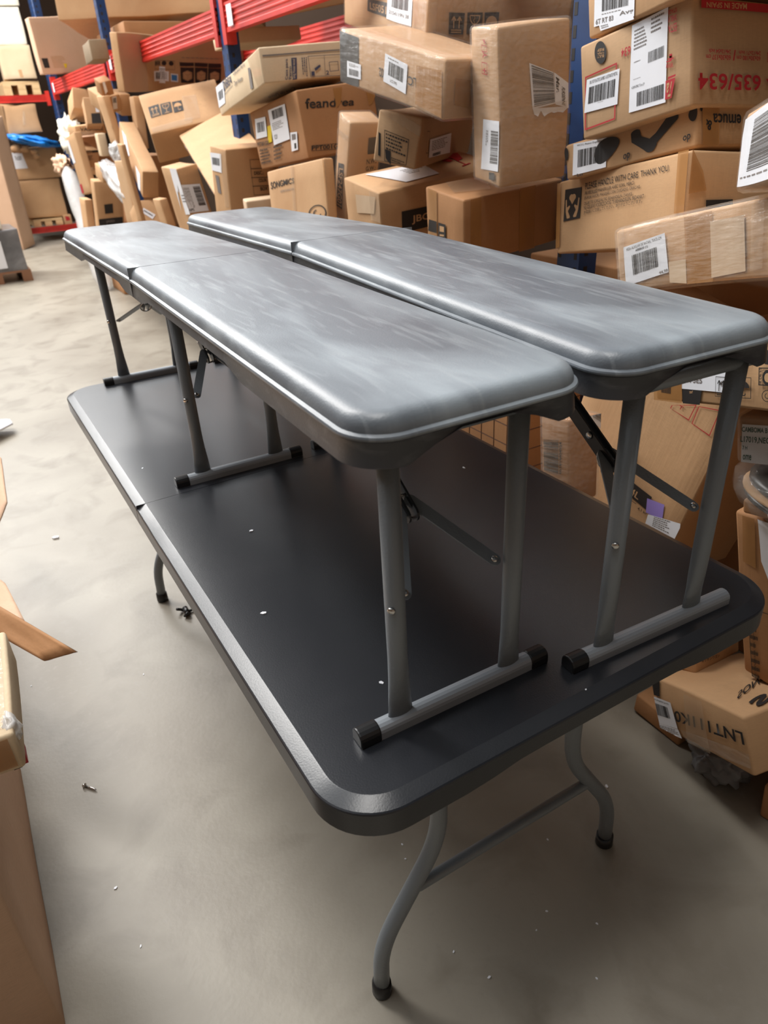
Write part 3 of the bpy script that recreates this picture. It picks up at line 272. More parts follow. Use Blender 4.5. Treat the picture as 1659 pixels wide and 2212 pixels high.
 ['x11','cardboard_box','slim slanting carton with dark stripes between far stack and leaning slabs','box','cartons in the far stack along the aisle',[1.169,5.7543,1.3157],[0.99759,0.02849,-0.05738,0.02648],[0.0496,0.1724,0.316],'tan',0.003,0,[['rect','L',[0.0025,0.1252,-0.0784,0.1303,-0.0787,0.1062,0.0035,0.0998],'black'],['label','L',[-0.1014,0.1906,-0.1794,0.1948,-0.1689,0.1214,-0.1085,0.105],[]],['lines','L',[-0.0372,0.0779,-0.1011,0.0853,-0.0806,0.0259,-0.01,0.0126],3,'black']]],
 ['B2','cardboard_box','leaning carton with two white stickers on its slanted side','box','cardboard boxes in the pile against the racking',[1.1,4.983,0.992],[0.97694,0.20412,0.04814,-0.03998],[0.1074,0.7763,0.1821],'tan',0.004,0,[['label','L',[0.6793,0.1674,0.5301,0.1829,0.4107,0.1015,0.5171,0.029],[]],['label','L',[0.2238,0.1149,0.0779,0.1263,0.065,0.0126,0.1343,-0.0118],[]]]],
 ['A2','cardboard_box','thin tall cardboard sheet leaning in front of the far cartons','box','cardboard boxes in the pile against the racking',[1.0,4.7193,0.846],[0.99496,0.04226,-0.05046,0.07567],[0.03,0.0711,0.4836],'tan',0.003,0,[]],
 ['A3','cardboard_box','tall pale carton slab behind the thin leaning sheet','box','cardboard boxes in the pile against the racking',[1.0697,5.1863,0.7921],[0.99874,-0.01365,-0.0021,0.0482],[0.041,0.2181,0.431],'tan2',0.003,0,[]],
 ['k1','cardboard_box','small carton tucked under the long film-wrapped one','box','cardboard boxes in the pile against the racking',[1.3,5.9874,1.5043],[0.98879,0.11935,0.01689,0.08815],[0.0824,0.2,0.148],'tan',0.003,0,[]],
 ['k2','cardboard_box','carton with tilted white barcode sticker low behind the bench end','box','cardboard boxes in the pile against the racking',[1.0401,4.8745,0.8],[0.97313,-0.22601,0.01258,0.04215],[0.2007,0.1968,0.2013],'tan',0.003,0,[['label','R',[0.0386,0.1482,0.1078,0.0961,0.0794,0.0669,0.0137,0.1213],[('bar',0.1,0.3,0.9,0.6)]]]],
 ['k3','cardboard_box','crumpled narrow carton between the sticker carton and the torn one','box','cardboard boxes in the pile against the racking',[1.04,4.2419,0.8478],[0.99782,-0.01829,-0.06317,-0.00582],[0.0519,0.1548,0.1849],'tan',0.006,0,[]],
 ['R','cardboard_box','very long carton on the upper shelf, overhanging the red beam at top left','box','cartons on the upper shelf of the right racking',[1.22,7.2292,2.2556],[0.9641,-0.05648,0.01764,-0.25885],[1.6726,0.7,0.2145],'tan',0.004,0,[]],
 ['R2','cardboard_box','flat dark-bottomed carton on the upper shelf with yellow sticker beneath','box','cartons on the upper shelf of the right racking',[1.5051,3.7543,1.86],[0.99042,0.04972,-0.07806,-0.10244],[0.5604,1.0287,0.25],'tan',0.002,0,[]],
 ['y0','cardboard_box','tall plain cardboard panel box standing at the far left of the aisle','box','cartons on the far cross racking',[0.8073,11.3605,-0.0],[0.89636,0.05532,-0.02696,0.43904],[0.3144,0.6,1.6451],'pink',0.002,0,[]],
 ['y1','cardboard_box','white stretch-wrapped load on the far cross rack, above the pallet','box','cartons on the far cross racking',[1.2553,12.0,2.515],[0.99786,-1e-05,0.00158,-0.06541],[0.3505,0.8,0.415],'white',0.01,0,[]],
 ['y2','cardboard_box','cream wrapped carton standing on the pallet on the far cross rack','box','cartons on the far cross racking',[1.2089,12.0,2.1055],[0.99883,-0.00011,-0.00142,-0.04826],[0.4216,0.8,0.3955],'cream',0.006,0,[['rect','R',[0.2069,0.1054,0.2501,0.1075,0.2523,0.012,0.2097,0.0133],'tan']]],
 ['y3','cardboard_box','white wrapped load at the extreme top left corner of the photo','box','cartons on the far cross racking',[1.2573,12.0,2.9429],[0.99897,-0.00014,-0.00145,-0.04545],[0.3648,0.8,0.2426],'white',0.01,0,[]],
 ['y4','cardboard_box','crumpled brown paper-wrapped carton hanging low under the far red beam','box','cartons on the far cross racking',[1.1076,12.0,1.4592],[0.99957,0.01621,0.00293,0.02441],[0.4244,0.6,0.3458],'tan',0.02,0,[['text','R',[0.2251,0.2812,0.2514,0.2803,0.2388,0.0984,0.2035,0.0999],'MON','pale']]],
 ['y5','cardboard_box','upper half of the large brown carton under the blue plastic','box','cartons on the far cross racking',[1.0541,12.1,0.8586],[1.0,-0.00018,-0.00122,0.00114],[0.6102,0.8,0.4012],'tan',0.006,0,[['label','R',[0.0065,0.362,0.1449,0.3444,0.1671,0.146,-0.0041,0.1499],[('text',0.2,0.2,0.8,0.45,'7x207','black')]]]],
 ['y6','cardboard_box','lower large brown carton standing on the far bottom pallet','box','cartons on the far cross racking',[1.046,12.1,0.3342],[0.9998,0.00121,0.00843,0.01815],[0.5609,0.8,0.5163],'tan',0.006,0,[]],
 ['y7','cardboard_box','small carton with red sticker beside the far bottom pallet','box','cartons on the far cross racking',[1.5339,12.1,0.1787],[0.99971,0.00478,0.00474,0.02328],[0.1155,0.2,0.1602],'tan',0.003,0,[['rect','R',[0.0268,0.1419,0.0852,0.1316,0.0932,0.083,0.032,0.0746],'red']]],
 ['y8','cardboard_box','big carton with grey square pictogram on the upper shelf near the far corner','box','cartons on the upper shelf of the right racking',[1.2,8.5496,1.9438],[0.99933,0.01703,-0.02521,0.02058],[0.6889,0.1817,0.4791],'pink',0.004,0,[['rect','R',[0.023,0.137,0.0824,0.1334,0.0808,0.0497,0.0296,0.0516],'black'],['lines','R',[0.115,0.1506,0.2621,0.1469,0.2468,0.0414,0.1204,0.0447],8,'tan'],['rect','R',[0.2194,0.0796,0.2521,0.0775,0.2393,0.0444,0.2242,0.0405],'yellow']]],
 ['y9','cardboard_box','small stacked wooden-grey cartons on the upper shelf below the long overhanging one','box','cartons on the upper shelf of the right racking',[1.15,5.9006,1.8663],[0.99916,0.003,-0.00253,-0.04074],[0.1232,0.4214,0.1252],'grey',0.004,0,[]],
 ['y10','cardboard_box','pale folded carton standing inside the racking behind the pale blue-printed box','box','cartons in the far stack along the aisle',[1.7,4.4205,1.8336],[0.99775,-0.0305,-0.02438,0.05459],[0.4747,0.3,0.0775],'cream',0.003,0,[]],
]
CHIPS = [(0.161, 0.677, 0.7185, 0.005, 'largest white crumb on the table left of the near bench'), (0.06, 1.096, 0.7185, 0.003, 'tiny white crumb on the far left of the tabletop'), (0.646, 0.659, 0.7185, 0.005, 'white crumb on the table between the two benches'), (0.155, 0.182, 0.7185, 0.004, 'yellowish crumb on the table beside the near bench leg'), (0.081, 0.421, 0.7185, 0.005, 'pale shaving on the tabletop near its left rim'), (0.374, 0.02, 0.7185, 0.002, 'speck near the table rim below the right bench foot'), (0.784, 0.282, 0.0, 0.005, 'white crumb on the floor right of the table leg'), (0.302, 0.413, 0.0, 0.003, 'white crumb on the floor below the table corner'), (0.289, 0.38, 0.0, 0.003, 'second white crumb on the floor below the table corner'), (0.291, 0.094, 0.0, 0.004, 'white crumb on the floor at the bottom centre'), (0.263, 0.167, 0.0, 0.003, 'crumb on the floor right of the near table leg'), (0.575, 0.251, 0.0, 0.003, 'crumb on the floor beneath the table crossbar'), (0.529, 0.061, 0.0, 0.003, 'crumb on the floor right of bottom centre'), (-0.131, 2.31, 0.0, 0.014, 'oval pale spot on the floor in the left aisle'), (-0.26, 0.654, 0.0, 0.005, 'white crumb on the floor left of the near table leg'), (-0.246, 0.502, 0.0, 0.003, 'small crumb near the bottom left of the floor'), (0.455, -0.011, 0.0, 0.003, 'crumb at the bottom right of the floor'), (0.464, 0.132, 0.0, 0.003, 'flat crumb on the floor between the table legs'), (0.422, 0.114, 0.0, 0.0025, 'tiny crumb close to the middle of the lower floor'), (-0.33, 1.435, 0.0, 0.003, 'crumb beside the bright-topped carton'), (-0.039, 1.298, 0.0, 0.003, 'crumb on the floor left of the table edge')]
SHEETS = [('cardboard_flap', [[-0.367, 1.323, 0.42], [-0.188, 0.95, 0.4], [-0.257, 1.002, 0.37], [-0.384, 1.251, 0.38]], 0.006, 'brown', 'brown cardboard flap sticking out into the aisle from the left edge', 'cardboard flap'), ('cardboard_flap', [[-0.348, 1.547, 0.36], [-0.298, 1.394, 0.37], [-0.273, 1.149, 0.39], [-0.363, 1.221, 0.39]], 0.005, 'pink', 'pinkish cardboard flap behind the brown one at the left edge', 'cardboard flap'), ('cardboard_flap', [[-0.3, 2.395, 0.42], [-0.221, 2.185, 0.42], [-0.242, 1.846, 0.4], [-0.296, 1.741, 0.36]], 0.006, 'pink', 'tan cardboard corner peeping in at the left edge of the aisle', 'cardboard flap'), ('plastic_strip', [[-0.318, 3.862, 0.05], [-0.137, 3.747, 0.05], [-0.131, 3.674, 0.05], [-0.341, 3.485, 0.05]], 0.01, 'paper', 'pale bluish strip on the floor at the left edge of the aisle', 'strip')]
SUP = [(1.16, 1.37, 1.78, 2.32, 0.595, 0.98), (1.16, 1.37, 2.36, 2.92, 0.595, 0.98), (1.16, 1.37, 2.96, 3.55, 0.595, 0.95), (1.16, 1.37, 3.6, 4.25, 0.595, 0.8), (1.16, 1.37, 4.3, 4.9, 0.595, 0.75), (0.95, 1.03, 0.6, 0.7, 0, 0.52), (1.04, 1.25, 0.48, 0.8, 0, 0.36), (1.0, 1.12, 4.95, 5.3, 0.595, 0.79), (1.45, 1.9, 6.7, 7.6, 0, 0.6), (1.45, 1.9, 6.7, 7.6, 0.605, 1.2), (1.5, 2.1, 6.2, 7.2, 1.945, 2.14), (1.22, 1.6, 7.0, 7.5, 0, 0.55), (1.45, 1.85, 0.2, 0.75, 0, 0.5), (1.45, 1.85, 0.2, 0.75, 0.505, 1.0), (1.55, 1.95, 0.8, 1.5, 0, 0.5), (1.55, 1.95, 0.8, 1.5, 0.505, 0.96)]
# ---------------------------------------------------------------- floor, dark backing and unseen light blockers
bm = bmesh.new(); add_box(bm,-6,3.6,-4,15,-.2,0); tag(link('floor',bm,'concrete'),kind='structure')
bm = bmesh.new(); add_box(bm,3.4,3.6,-4,15,0,3.4); tag(link('dark_backing_right',bm,'backing_dark'),kind='structure')  # added dark backing, keeps world light from showing through the carton gaps
bm = bmesh.new(); add_box(bm,-6,3.4,14.6,14.8,0,3.4); tag(link('unseen_wall_back',bm,'backing_dark'),kind='structure')  # unseen, kept low so reflections catch the bright world above it
bm = bmesh.new(); add_box(bm,-2.9,-2.7,-4,15,0,3.2); tag(link('light_blocker_left',bm,'light_blocker_grey'),kind='structure')  # unseen slab added to block low light from the left
bm = bmesh.new(); add_box(bm,-2.7,3.4,-4.2,-4,0,3.2); tag(link('light_blocker_front',bm,'light_blocker_grey'),kind='structure')  # unseen slab added to block low light from behind the camera
# ---------------------------------------------------------------- folding table
TW, TL, TZ = .783, 1.83, .7195
table = empty('folding_table',(0,0,0)); tag(table,'long black folding table with grey wishbone legs carrying both benches','table')
tp = [(.006,-.044),(0,-.044),(0,-.0105),(.0008,-.0085),(.0025,-.0072),(.019,-.0006),(.021,0)]
def tz(x,y):
    def endf(d, w):   # skirt is deeper at the corners, shallower mid-way
        t = min(max((d-w*.22)/(w*.12),0),1); return t*t*(3-2*t)
    e = 0
    if y < .01 or y > TL-.01: e = endf(min(x,TW-x),TW)*.010
    return e
for nm,y0,y1,rr in (('tabletop_panel',0,.9145,(.085,.085,0,0)),('tabletop_panel',.9155,TL,(0,0,.085,.085))):
    bm = bmesh.new(); slab(bm, outline(0,TW,y0,y1,rr,12,.04), tp, tz, y1 if y0 == 0 else y0)
    if y0 == 0:   # dent in the left rim near the fold
        for v in bm.verts:
            d = (v.co.x**2/.03**2)+((v.co.y-.77)/.03)**2
            if v.co.z > -.02: v.co.z -= .003*math.exp(-d)
    o = link(nm,bm,'table_plastic',table,loc=(0,0,TZ))
    for p in o.data.polygons: p.use_smooth = True
    sharp(o,13)
R_ = .0125
for (yy,sgn) in ((.18,1),(1.64,-1)):
    for sx in (0,1):
        X = lambda x: x if sx == 0 else TW-x
        bm = bmesh.new(); pts = smooth_path([(X(.244),yy,.70),(X(.244),yy,.335),(X(.118),yy,.135),(X(.113),yy,.012)],.06,7)
        add_tube(bm, pts, .0145, 16)
        lg = link('leg',bm,'grey_metal',table,True)
        bm = bmesh.new(); add_tube(bm,[(X(.113),yy,0),(X(.113),yy,.004),(X(.113),yy,.03),(X(.1135),yy,.031)],[.016,.0185,.0175,.014],18)
        link('rubber_foot',bm,'black_rubber',lg,True)
        bm = bmesh.new(); plate(bm,[(X(.26),yy+sgn*.004,.675),(X(.285),yy+sgn*.03,.70)],.018,.003,(0,sgn*.6,1)); add_disc(bm,(X(.262),yy-.015,.676),(0,-1,0),.006,.003)
        link('leg_bracket',bm,'dark_metal',table)
    bm = bmesh.new(); add_tube(bm,[(.19,yy,.24),(.2,yy,.24),(TW-.2,yy,.24),(TW-.19,yy,.24)],[.008,.0105,.0105,.008],12); link('crossbar',bm,'grey_metal',table,True)
    bm = bmesh.new(); add_tube(bm,[(.2,yy,.695),(TW-.2,yy,.695)],.0125,12); link('pivot_bar',bm,'grey_metal',table,True)
    bm = bmesh.new(); plate(bm,[(TW/2,yy,.69),(TW/2,yy+sgn*.25,.60),(TW/2,yy+sgn*.45,.685)],.022,.003,(1,0,0)); link('folding_brace',bm,'dark_metal',table)
bm = bmesh.new()
for sx in (.012,TW-.012):   # long steel rails under the top
    add_box(bm,sx-.006,sx+.006,.12,.9,.685,.70); add_box(bm,sx-.006,sx+.006,.93,1.7,.685,.70)
link('support_rail',bm,'dark_metal',table)
# ---------------------------------------------------------------- benches
BW, HL = .288, .925
bp = [(.007,-.052),(.0015,-.0525),(.004,-.029),(.0035,-.0275),(.0003,-.0245),(0,-.0225),(.0008,-.0205),(.0048,-.0188),(.0055,-.014),(.008,-.0085),(.012,-.0042),(.017,-.0015),(.024,0)]
def bz(x,y):
    # u-shaped cut in the end skirts, deep corners; small notch in the long sides over each leg
    e = 0
    if y < .02 or y > 2*HL-.02:
        d = min(x,BW-x); t = min(max((d-.055)/.05,0),1); e = max(e,t*t*(3-2*t)*.024)
    elif x < .01 or x > BW-.01:
        yy = min(y,2*HL-y)
        t = min(max((yy-.33)/.05,0),1)*(1-min(max((yy-.80)/.05,0),1)); e = max(e,t*.012)
    return e
def bench(x0,y0,yaw,zn,zs,zf,legs,label,missing=False):
    b = empty('folding_bench',(x0,y0,0),(0,0,yaw)); tag(b,label,'bench','folding benches standing on the table')
    for half in (0,1):
        bm = bmesh.new(); ya,yb = (0,HL-.0012) if half == 0 else (HL+.0012,2*HL)
        rr = (.052,.052,0,0) if half == 0 else (0,0,.052,.052)
        slab(bm, outline(0,BW,ya,yb,rr,10,.03), bp, bz, yb if half == 0 else ya)
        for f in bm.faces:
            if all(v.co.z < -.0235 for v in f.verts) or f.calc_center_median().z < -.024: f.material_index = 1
        for v in bm.verts:
            t = v.co.y/HL; z = zn+(zs-zn)*t if t <= 1 else zs+(zf-zs)*(t-1)
            v.co.z += z
        o = link('seat_panel',bm,['bench_plastic_lit','bench_plastic_shaded'],b,True)
        sharp(o,28)
    for (lx,ly,s,kind) in legs:       # lx: bar start x in bench frame, ly: y, s: direction of the brace along y
        F = empty('leg_frame'); F.parent = b; F.location = (lx,ly,0)
        bl = .292 if not kind else .304
        zt = 1.115
        for j,px_ in enumerate((.062,.232)):
            bm = bmesh.new()
            pts = [(px_,0,TZ+.018),(px_,0,TZ+.045),(px_,0,TZ+.075),(px_,0,TZ+.11),(px_,0,zt)]
            add_tube(bm,pts,.0123,16,flat=[(1.45,.45),(1.3,.55),(1.1,.85),(1,1),(1,1)])
            lg = link('leg',bm,'grey_metal',F,True)
            if j == 0: bm = bmesh.new(); add_disc(bm,(px_-.0095,-.0085,.906),(-.7,-.7,0),.0048,.003); link('rivet',bm,'chrome',lg,True)
        bm = bmesh.new(); h = .021; w = .0115; ring = []
        for k in range(9): a = pi*k/8; ring.append((cos(a)*w,h-.0105+sin(a)*.0105))
        ring = [(w,0)]+ring+[(-w,0)]
        A = [bm.verts.new((.0,y,TZ+z)) for y,z in ring]; B_ = [bm.verts.new((bl,y,TZ+z)) for y,z in ring]
        for k in range(len(ring)): bm.faces.new((A[k],A[(k+1)%len(ring)],B_[(k+1)%len(ring)],B_[k]))
        bm.faces.new(A[::-1]); bm.faces.new(B_); link('foot_bar',bm,'bar_metal_lit',F)
        for cx0,cx1 in ((-.001,.028),(bl-.028,bl+.001)):
            if kind and cx0 > .1: continue
            bm = bmesh.new()
            A = [bm.verts.new((cx0,y*1.1,TZ+(z*1.06 if z > 0 else -.0))) for y,z in ring]; B_ = [bm.verts.new((cx1,y*1.1,TZ+(z*1.06 if z > 0 else 0))) for y,z in ring]
            for k in range(len(ring)): bm.faces.new((A[k],A[(k+1)%len(ring)],B_[(k+1)%len(ring)],B_[k]))
            bm.faces.new(A[::-1]); bm.faces.new(B_); o = link('end_cap',bm,'black_rubber',F)
            md = o.modifiers.new('b','BEVEL'); md.width = .002; md.segments = 2
        # top cross tube hidden under the seat, Y brace with lock ring
        bm = bmesh.new(); add_tube(bm,[(.04,0,zt-.004),(.254,0,zt-.004)],.011,12); link('pivot_bar',bm,'grey_metal',F,True)
        mx = .147; jy = s*.115; jz = .962
        for px_,d in ((.062,1),(.232,-1)):
            bm = bmesh.new(); nn = Vector((d*.35,-.75*s,.5))
            e = Vector((px_+d*.020,s*.012,.906)); j = Vector((mx-d*.008,jy,jz))
            plate(bm,[e,j],.017,.0024,(j-e).cross(Vector((0,.25*s,1))).normalized() if False else Vector((0,-.6*s,.8)))
            ar = link('brace_arm',bm,'grey_metal',F)
            bm = bmesh.new(); add_disc(bm,e+Vector((0,-.6,.8*s))*.001,(0,-.6,.8*s),.0046,.003); link('bolt',bm,'chrome',ar,True)
        bm = bmesh.new(); plate(bm,[(mx-.006,jy-s*.014,jz-.012),(mx-.006,jy+s*.23,1.108)],.02,.003,(1,0,0)); plate(bm,[(mx+.006,jy-s*.014,jz-.012),(mx+.006,jy+s*.23,1.108)],.02,.003,(1,0,0))
        br = link('folding_brace',bm,'dark_metal',F)
        bm = bmesh.new(); add_disc(bm,(mx-.008,jy+s*.03,jz+.02),(-1,0,0),.0055,.003); link('rivet',bm,'chrome',br,True)
        bm = bmesh.new(); c = Vector((mx,jy+s*.0,jz-.008)); pts = []
        for k in range(25): a = 2*pi*k/24; pts.append(c+Vector((cos(a)*.0155,s*sin(a)*.009,sin(a)*.0135)))
        add_tube(bm,pts,.0019,8); link('lock_ring',bm,'chrome',F,True)
    return b
bench(.077,.047,radians(-1.1),1.158,1.170,1.158,[(-.002,.058,1,0),(.003,.905,1,0),(.008,1.735,-1,0)],
      'grey plastic folding bench on the left side of the table, nearer the open aisle')
bench(.377,.036,radians(-3.0),1.160,1.179,1.163,[(.002,.026,1,1),(.0,.92,1,0),(-.002,1.75,-1,0)],
      'grey plastic folding bench on the right side of the table, beside the carton pile')
# ---------------------------------------------------------------- cartons
INK = ['black','red','blue','grey','tan','cream','paper','yellow','purple','lblue','pale','green']
_fc = {}
def text_mesh(s, italic=False):
    if s in _fc: return _fc[s]
    cu = bpy.data.curves.new('t','FONT'); cu.body = s; cu.size = 1; cu.resolution_u = 3; cu.offset = .018 if len(s) < 14 else 0
    ob = bpy.data.objects.new('t',cu); COL.objects.link(ob); bpy.context.view_layer.update()
    me = ob.to_mesh()
    vs = [v.co.copy() for v in me.vertices]; fs = [list(p.vertices) for p in me.polygons]
    ob.to_mesh_clear(); bpy.data.objects.remove(ob); bpy.data.curves.remove(cu)
    if vs:
        a,b = min(v.x for v in vs),max(v.x for v in vs); c,d = min(v.y for v in vs),max(v.y for v in vs)
        vs = [((v.x-a)/max(b-a,1e-6),1-(v.y-c)/max(d-c,1e-6)) for v in vs]
    _fc[s] = (vs,fs); return _fc[s]
class Decal:
    """draws flat ink/paper shapes on one face of a carton, following the same dents as the cardboard"""
    def __init__(s, dims, amp, seed): s.d = dims; s.amp = amp; s.seed = seed
    def start(s, face, q, off): s.face = face; s.q = [(q[i],q[i+1]) for i in range(0,8,2)]; s.off = off
    def P(s, u, v, lift=0):
        a,b,c,d = s.q
        x = (a[0]*(1-u)+b[0]*u)*(1-v)+(d[0]*(1-u)+c[0]*u)*v; y = (a[1]*(1-u)+b[1]*u)*(1-v)+(d[1]*(1-u)+c[1]*u)*v
        D = s.d; o = s.off+lift
        lim = lambda t,m: min(max(t,-.001),m+.001)
        if s.face == 'L': p = (0,lim(x,D[1]),lim(y,D[2])); n = (-o,0,0)
        elif s.face == 'R': p = (lim(x,D[0]),0,lim(y,D[2])); n = (0,-o,0)
        elif s.face == 'T': p = (lim(x,D[0]),lim(y,D[1]),D[2]); n = (0,0,o)
        else: p = (lim(x,D[0]),lim(y,D[1]),0); n = (0,0,-o)
        return dent(Vector(p),D,s.amp,s.seed)+Vector(n)
    def grid(s, bm, u0,u1,v0,v1, mi, n=6, m=6, lift=0, jit=0):
        g = [[bm.verts.new(s.P(u0+(u1-u0)*i/n,v0+(v1-v0)*j/m,lift)) for i in range(n+1)] for j in range(m+1)]
        for j in range(m):
            for i in range(n): bm.faces.new((g[j][i],g[j][i+1],g[j+1][i+1],g[j+1][i])).material_index = mi
    def poly(s, bm, pts, mi, lift=0):
        try: bm.faces.new([bm.verts.new(s.P(u,v,lift)) for u,v in pts]).material_index = mi
        except ValueError: pass
    def stroke(s, bm, pts, w, mi, lift=0):
        for (a,b),(c,d) in zip(pts,pts[1:]):
            L = math.hypot(c-a,d-b) or 1; nx,ny = -(d-b)/L*w/2,(c-a)/L*w/2
            s.poly(bm,[(a+nx,b+ny),(c+nx,d+ny),(c-nx,d-ny),(a-nx,b-ny)],mi,lift)
    def disc(s, bm, cx, cy, r, mi, lift=0, ry=None, n=20):
        s.poly(bm,[(cx+r*cos(2*pi*k/n),cy+(ry or r)*sin(2*pi*k/n)) for k in range(n)],mi,lift)
    def arc(s, bm, cx,cy,r,a0,a1,w,mi,lift=0,n=14):
        s.stroke(bm,[(cx+r*cos(a0+(a1-a0)*k/n),cy+r*sin(a0+(a1-a0)*k/n)) for k in range(n+1)],w,mi,lift)
    def text(s, bm, str_, u0,u1,v0,v1, mi, lift=0, rot=0):
        lines = str_.split('\n'); nl = len(lines)
        for li,t in enumerate(lines):
            vs,fs = text_mesh(t)
            if not vs: continue
            a = v0+(v1-v0)*li/nl; b = v0+(v1-v0)*(li+.85 if nl > 1 else 1)/nl
            V = []
            for x,y in vs:
                if rot == 0: u,v = u0+(u1-u0)*x,a+(b-a)*y
                elif rot == 1: u,v = u1-(u1-u0)*y,v0+(v1-v0)*x   # reads downwards
                else: u,v = u0+(u1-u0)*y,v1-(v1-v0)*x            # reads upwards
                V.append(bm.verts.new(s.P(u,v,lift)))
            for f in fs:
                try: bm.faces.new([V[i] for i in f]).material_index = mi
                except ValueError: pass
    def bars(s, bm, u0,u1,v0,v1, rnd, mi, vert=False, lift=0):
        t = 0
        while t < .995:
            w = rnd.choice((.008,.008,.016,.024)); w = min(w,1-t)
            if vert: s.grid(bm,u0,u1,v0+(v1-v0)*t,v0+(v1-v0)*(t+w),mi,3,1,lift)
            else: s.grid(bm,u0+(u1-u0)*t,u0+(u1-u0)*(t+w),v0,v1,mi,1,3,lift)
            t += w+rnd.choice((.008,.008,.012,.02))
    def lines(s, bm, u0,u1,v0,v1, n, rnd, mi, vert=False, lift=0):
        for k in range(n):
            t = 0; e = rnd.uniform(.6,1)
            a,b = (k+.25)/n,(k+.7)/n
            while t < e:
                w = rnd.uniform(.04,.13)
                if vert: s.grid(bm,u0+(u1-u0)*a,u0+(u1-u0)*b,v0+(v1-v0)*t,v0+(v1-v0)*min(t+w,1),mi,1,1,lift)
                else: s.grid(bm,u0+(u1-u0)*t,u0+(u1-u0)*min(t+w,1),v0+(v1-v0)*a,v0+(v1-v0)*b,mi,1,1,lift)
                t += w+.03
    def icon(s, bm, kind, fg, bgi=None):
        L = .0005 if bgi is not None else 0
        if bgi is not None and kind != 'disc': s.grid(bm,0,1,0,1,bgi,3,3)
        if kind == 'arrows':
            for x in (.32,.68): s.stroke(bm,[(x,.72),(x,.2)],.06,fg,L); s.stroke(bm,[(x-.13,.36),(x,.18),(x+.13,.36)],.06,fg,L)
            s.stroke(bm,[(.15,.8),(.85,.8)],.05,fg,L); s.stroke(bm,[(.15,.9),(.85,.9)],.05,fg,L)
        elif kind == 'glass':
            s.stroke(bm,[(.18,.14),(.82,.14),(.78,.36),(.62,.52),(.38,.52),(.22,.36),(.18,.14)],.05,fg,L)
            s.stroke(bm,[(.5,.52),(.5,.88)],.05,fg,L); s.stroke(bm,[(.28,.9),(.72,.9)],.05,fg,L); s.stroke(bm,[(.45,.14),(.52,.26),(.42,.34),(.5,.48)],.03,fg,L)
        elif kind == 'umbrella':
            s.poly(bm,[(.5+.4*cos(pi+pi*k/12),.5+.34*sin(pi+pi*k/12)) for k in range(13)],fg,L)
            s.stroke(bm,[(.5,.5),(.5,.82),(.58,.88),(.68,.84),(.68,.76)],.05,fg,L)
            for k in range(5): s.disc(bm,.12+.03*(k%2),.2+.16*k,.018,fg,L,n=6)
        elif kind == 'disc':
            s.disc(bm,.5,.5,.5,bgi if bgi is not None else fg,0,n=32)
            if bgi is None: s.disc(bm,.5,.5,.3,INK.index('tan'),.0005)
        elif kind == 'cube':
            s.stroke(bm,[(.15,.35),(.5,.2),(.85,.33),(.85,.72),(.5,.88),(.15,.74),(.15,.35),(.5,.48),(.85,.33)],.03,fg,L); s.stroke(bm,[(.5,.48),(.5,.88)],.03,fg,L)
            s.poly(bm,[(.18,.38),(.48,.5),(.48,.84),(.18,.72)],fg,L); s.poly(bm,[(.52,.5),(.82,.38),(.82,.7),(.52,.84)],fg,L); s.poly(bm,[(.2,.35),(.5,.23),(.8,.34),(.5,.46)],fg,L)
        elif kind == 'hands':
            s.disc(bm,.43,.28,.13,fg,L,.1); s.disc(bm,.57,.28,.13,fg,L,.1); s.poly(bm,[(.31,.31),(.69,.31),(.5,.5)],fg,L)
            for sg in (-1,1):
                X = lambda x: .5+sg*x
                s.poly(bm,[(X(.42),.34),(X(.36),.32),(X(.32),.58),(X(.16),.52),(X(.12),.56),(X(.24),.7),(X(.1),.88),(X(.12),.93),(X(.28),.93),(X(.38),.7)],fg,L)
        elif kind == 'label2':
            s.poly(bm,[(.2,.15),(.8,.15),(.8,.45),(.2,.45)],fg,L); s.poly(bm,[(.2,.6),(.8,.6),(.8,.7),(.2,.7)],fg,L)
def dent(p, D, amp, seed):
    q = Vector((p.x*3.1+seed,p.y*3.1,p.z*3.1)); n = noise.noise_vector(q)
    return p+n*amp*1.6
def carton_mesh(D, amp, seed, off=0.0):
    bm = bmesh.new(); r = min(.006,min(D)*.2)+off; lo = [-off]*3; hi = [d+off for d in D]
    def ax(i):
        n = max(2,min(14,int((hi[i]-lo[i])/.05))); a,b = lo[i]+r,hi[i]-r
        return [lo[i]]+[a+(b-a)*k/n for k in range(n+1)]+[hi[i]]
    A = [ax(0),ax(1),ax(2)]; V = {}
    def vert(i,j,k):
        if (i,j,k) in V: return V[(i,j,k)]
        p = Vector((A[0][i],A[1][j],A[2][k])); c = Vector([min(max(p[t],lo[t]+r),hi[t]-r) for t in range(3)])
        d = p-c
        nz = sum(1 for t in range(3) if abs(d[t]) > 1e-9)
        if nz > 1: p = c+d.normalized()*r
        V[(i,j,k)] = bm.verts.new(dent(p,D,amp,seed)); return V[(i,j,k)]
    n = [len(a)-1 for a in A]
    for t in range(3):
        u,v = [(1,2),(2,0),(0,1)][t]
        for side in (0,n[t]):
            for i in range(n[u]):
                for j in range(n[v]):
                    idx = []
                    for di,dj in ((0,0),(1,0),(1,1),(0,1)):
                        w = [0,0,0]; w[t] = side; w[u] = i+di; w[v] = j+dj; idx.append(vert(*w))
                    bm.faces.new(idx if side else idx[::-1])
    return bm
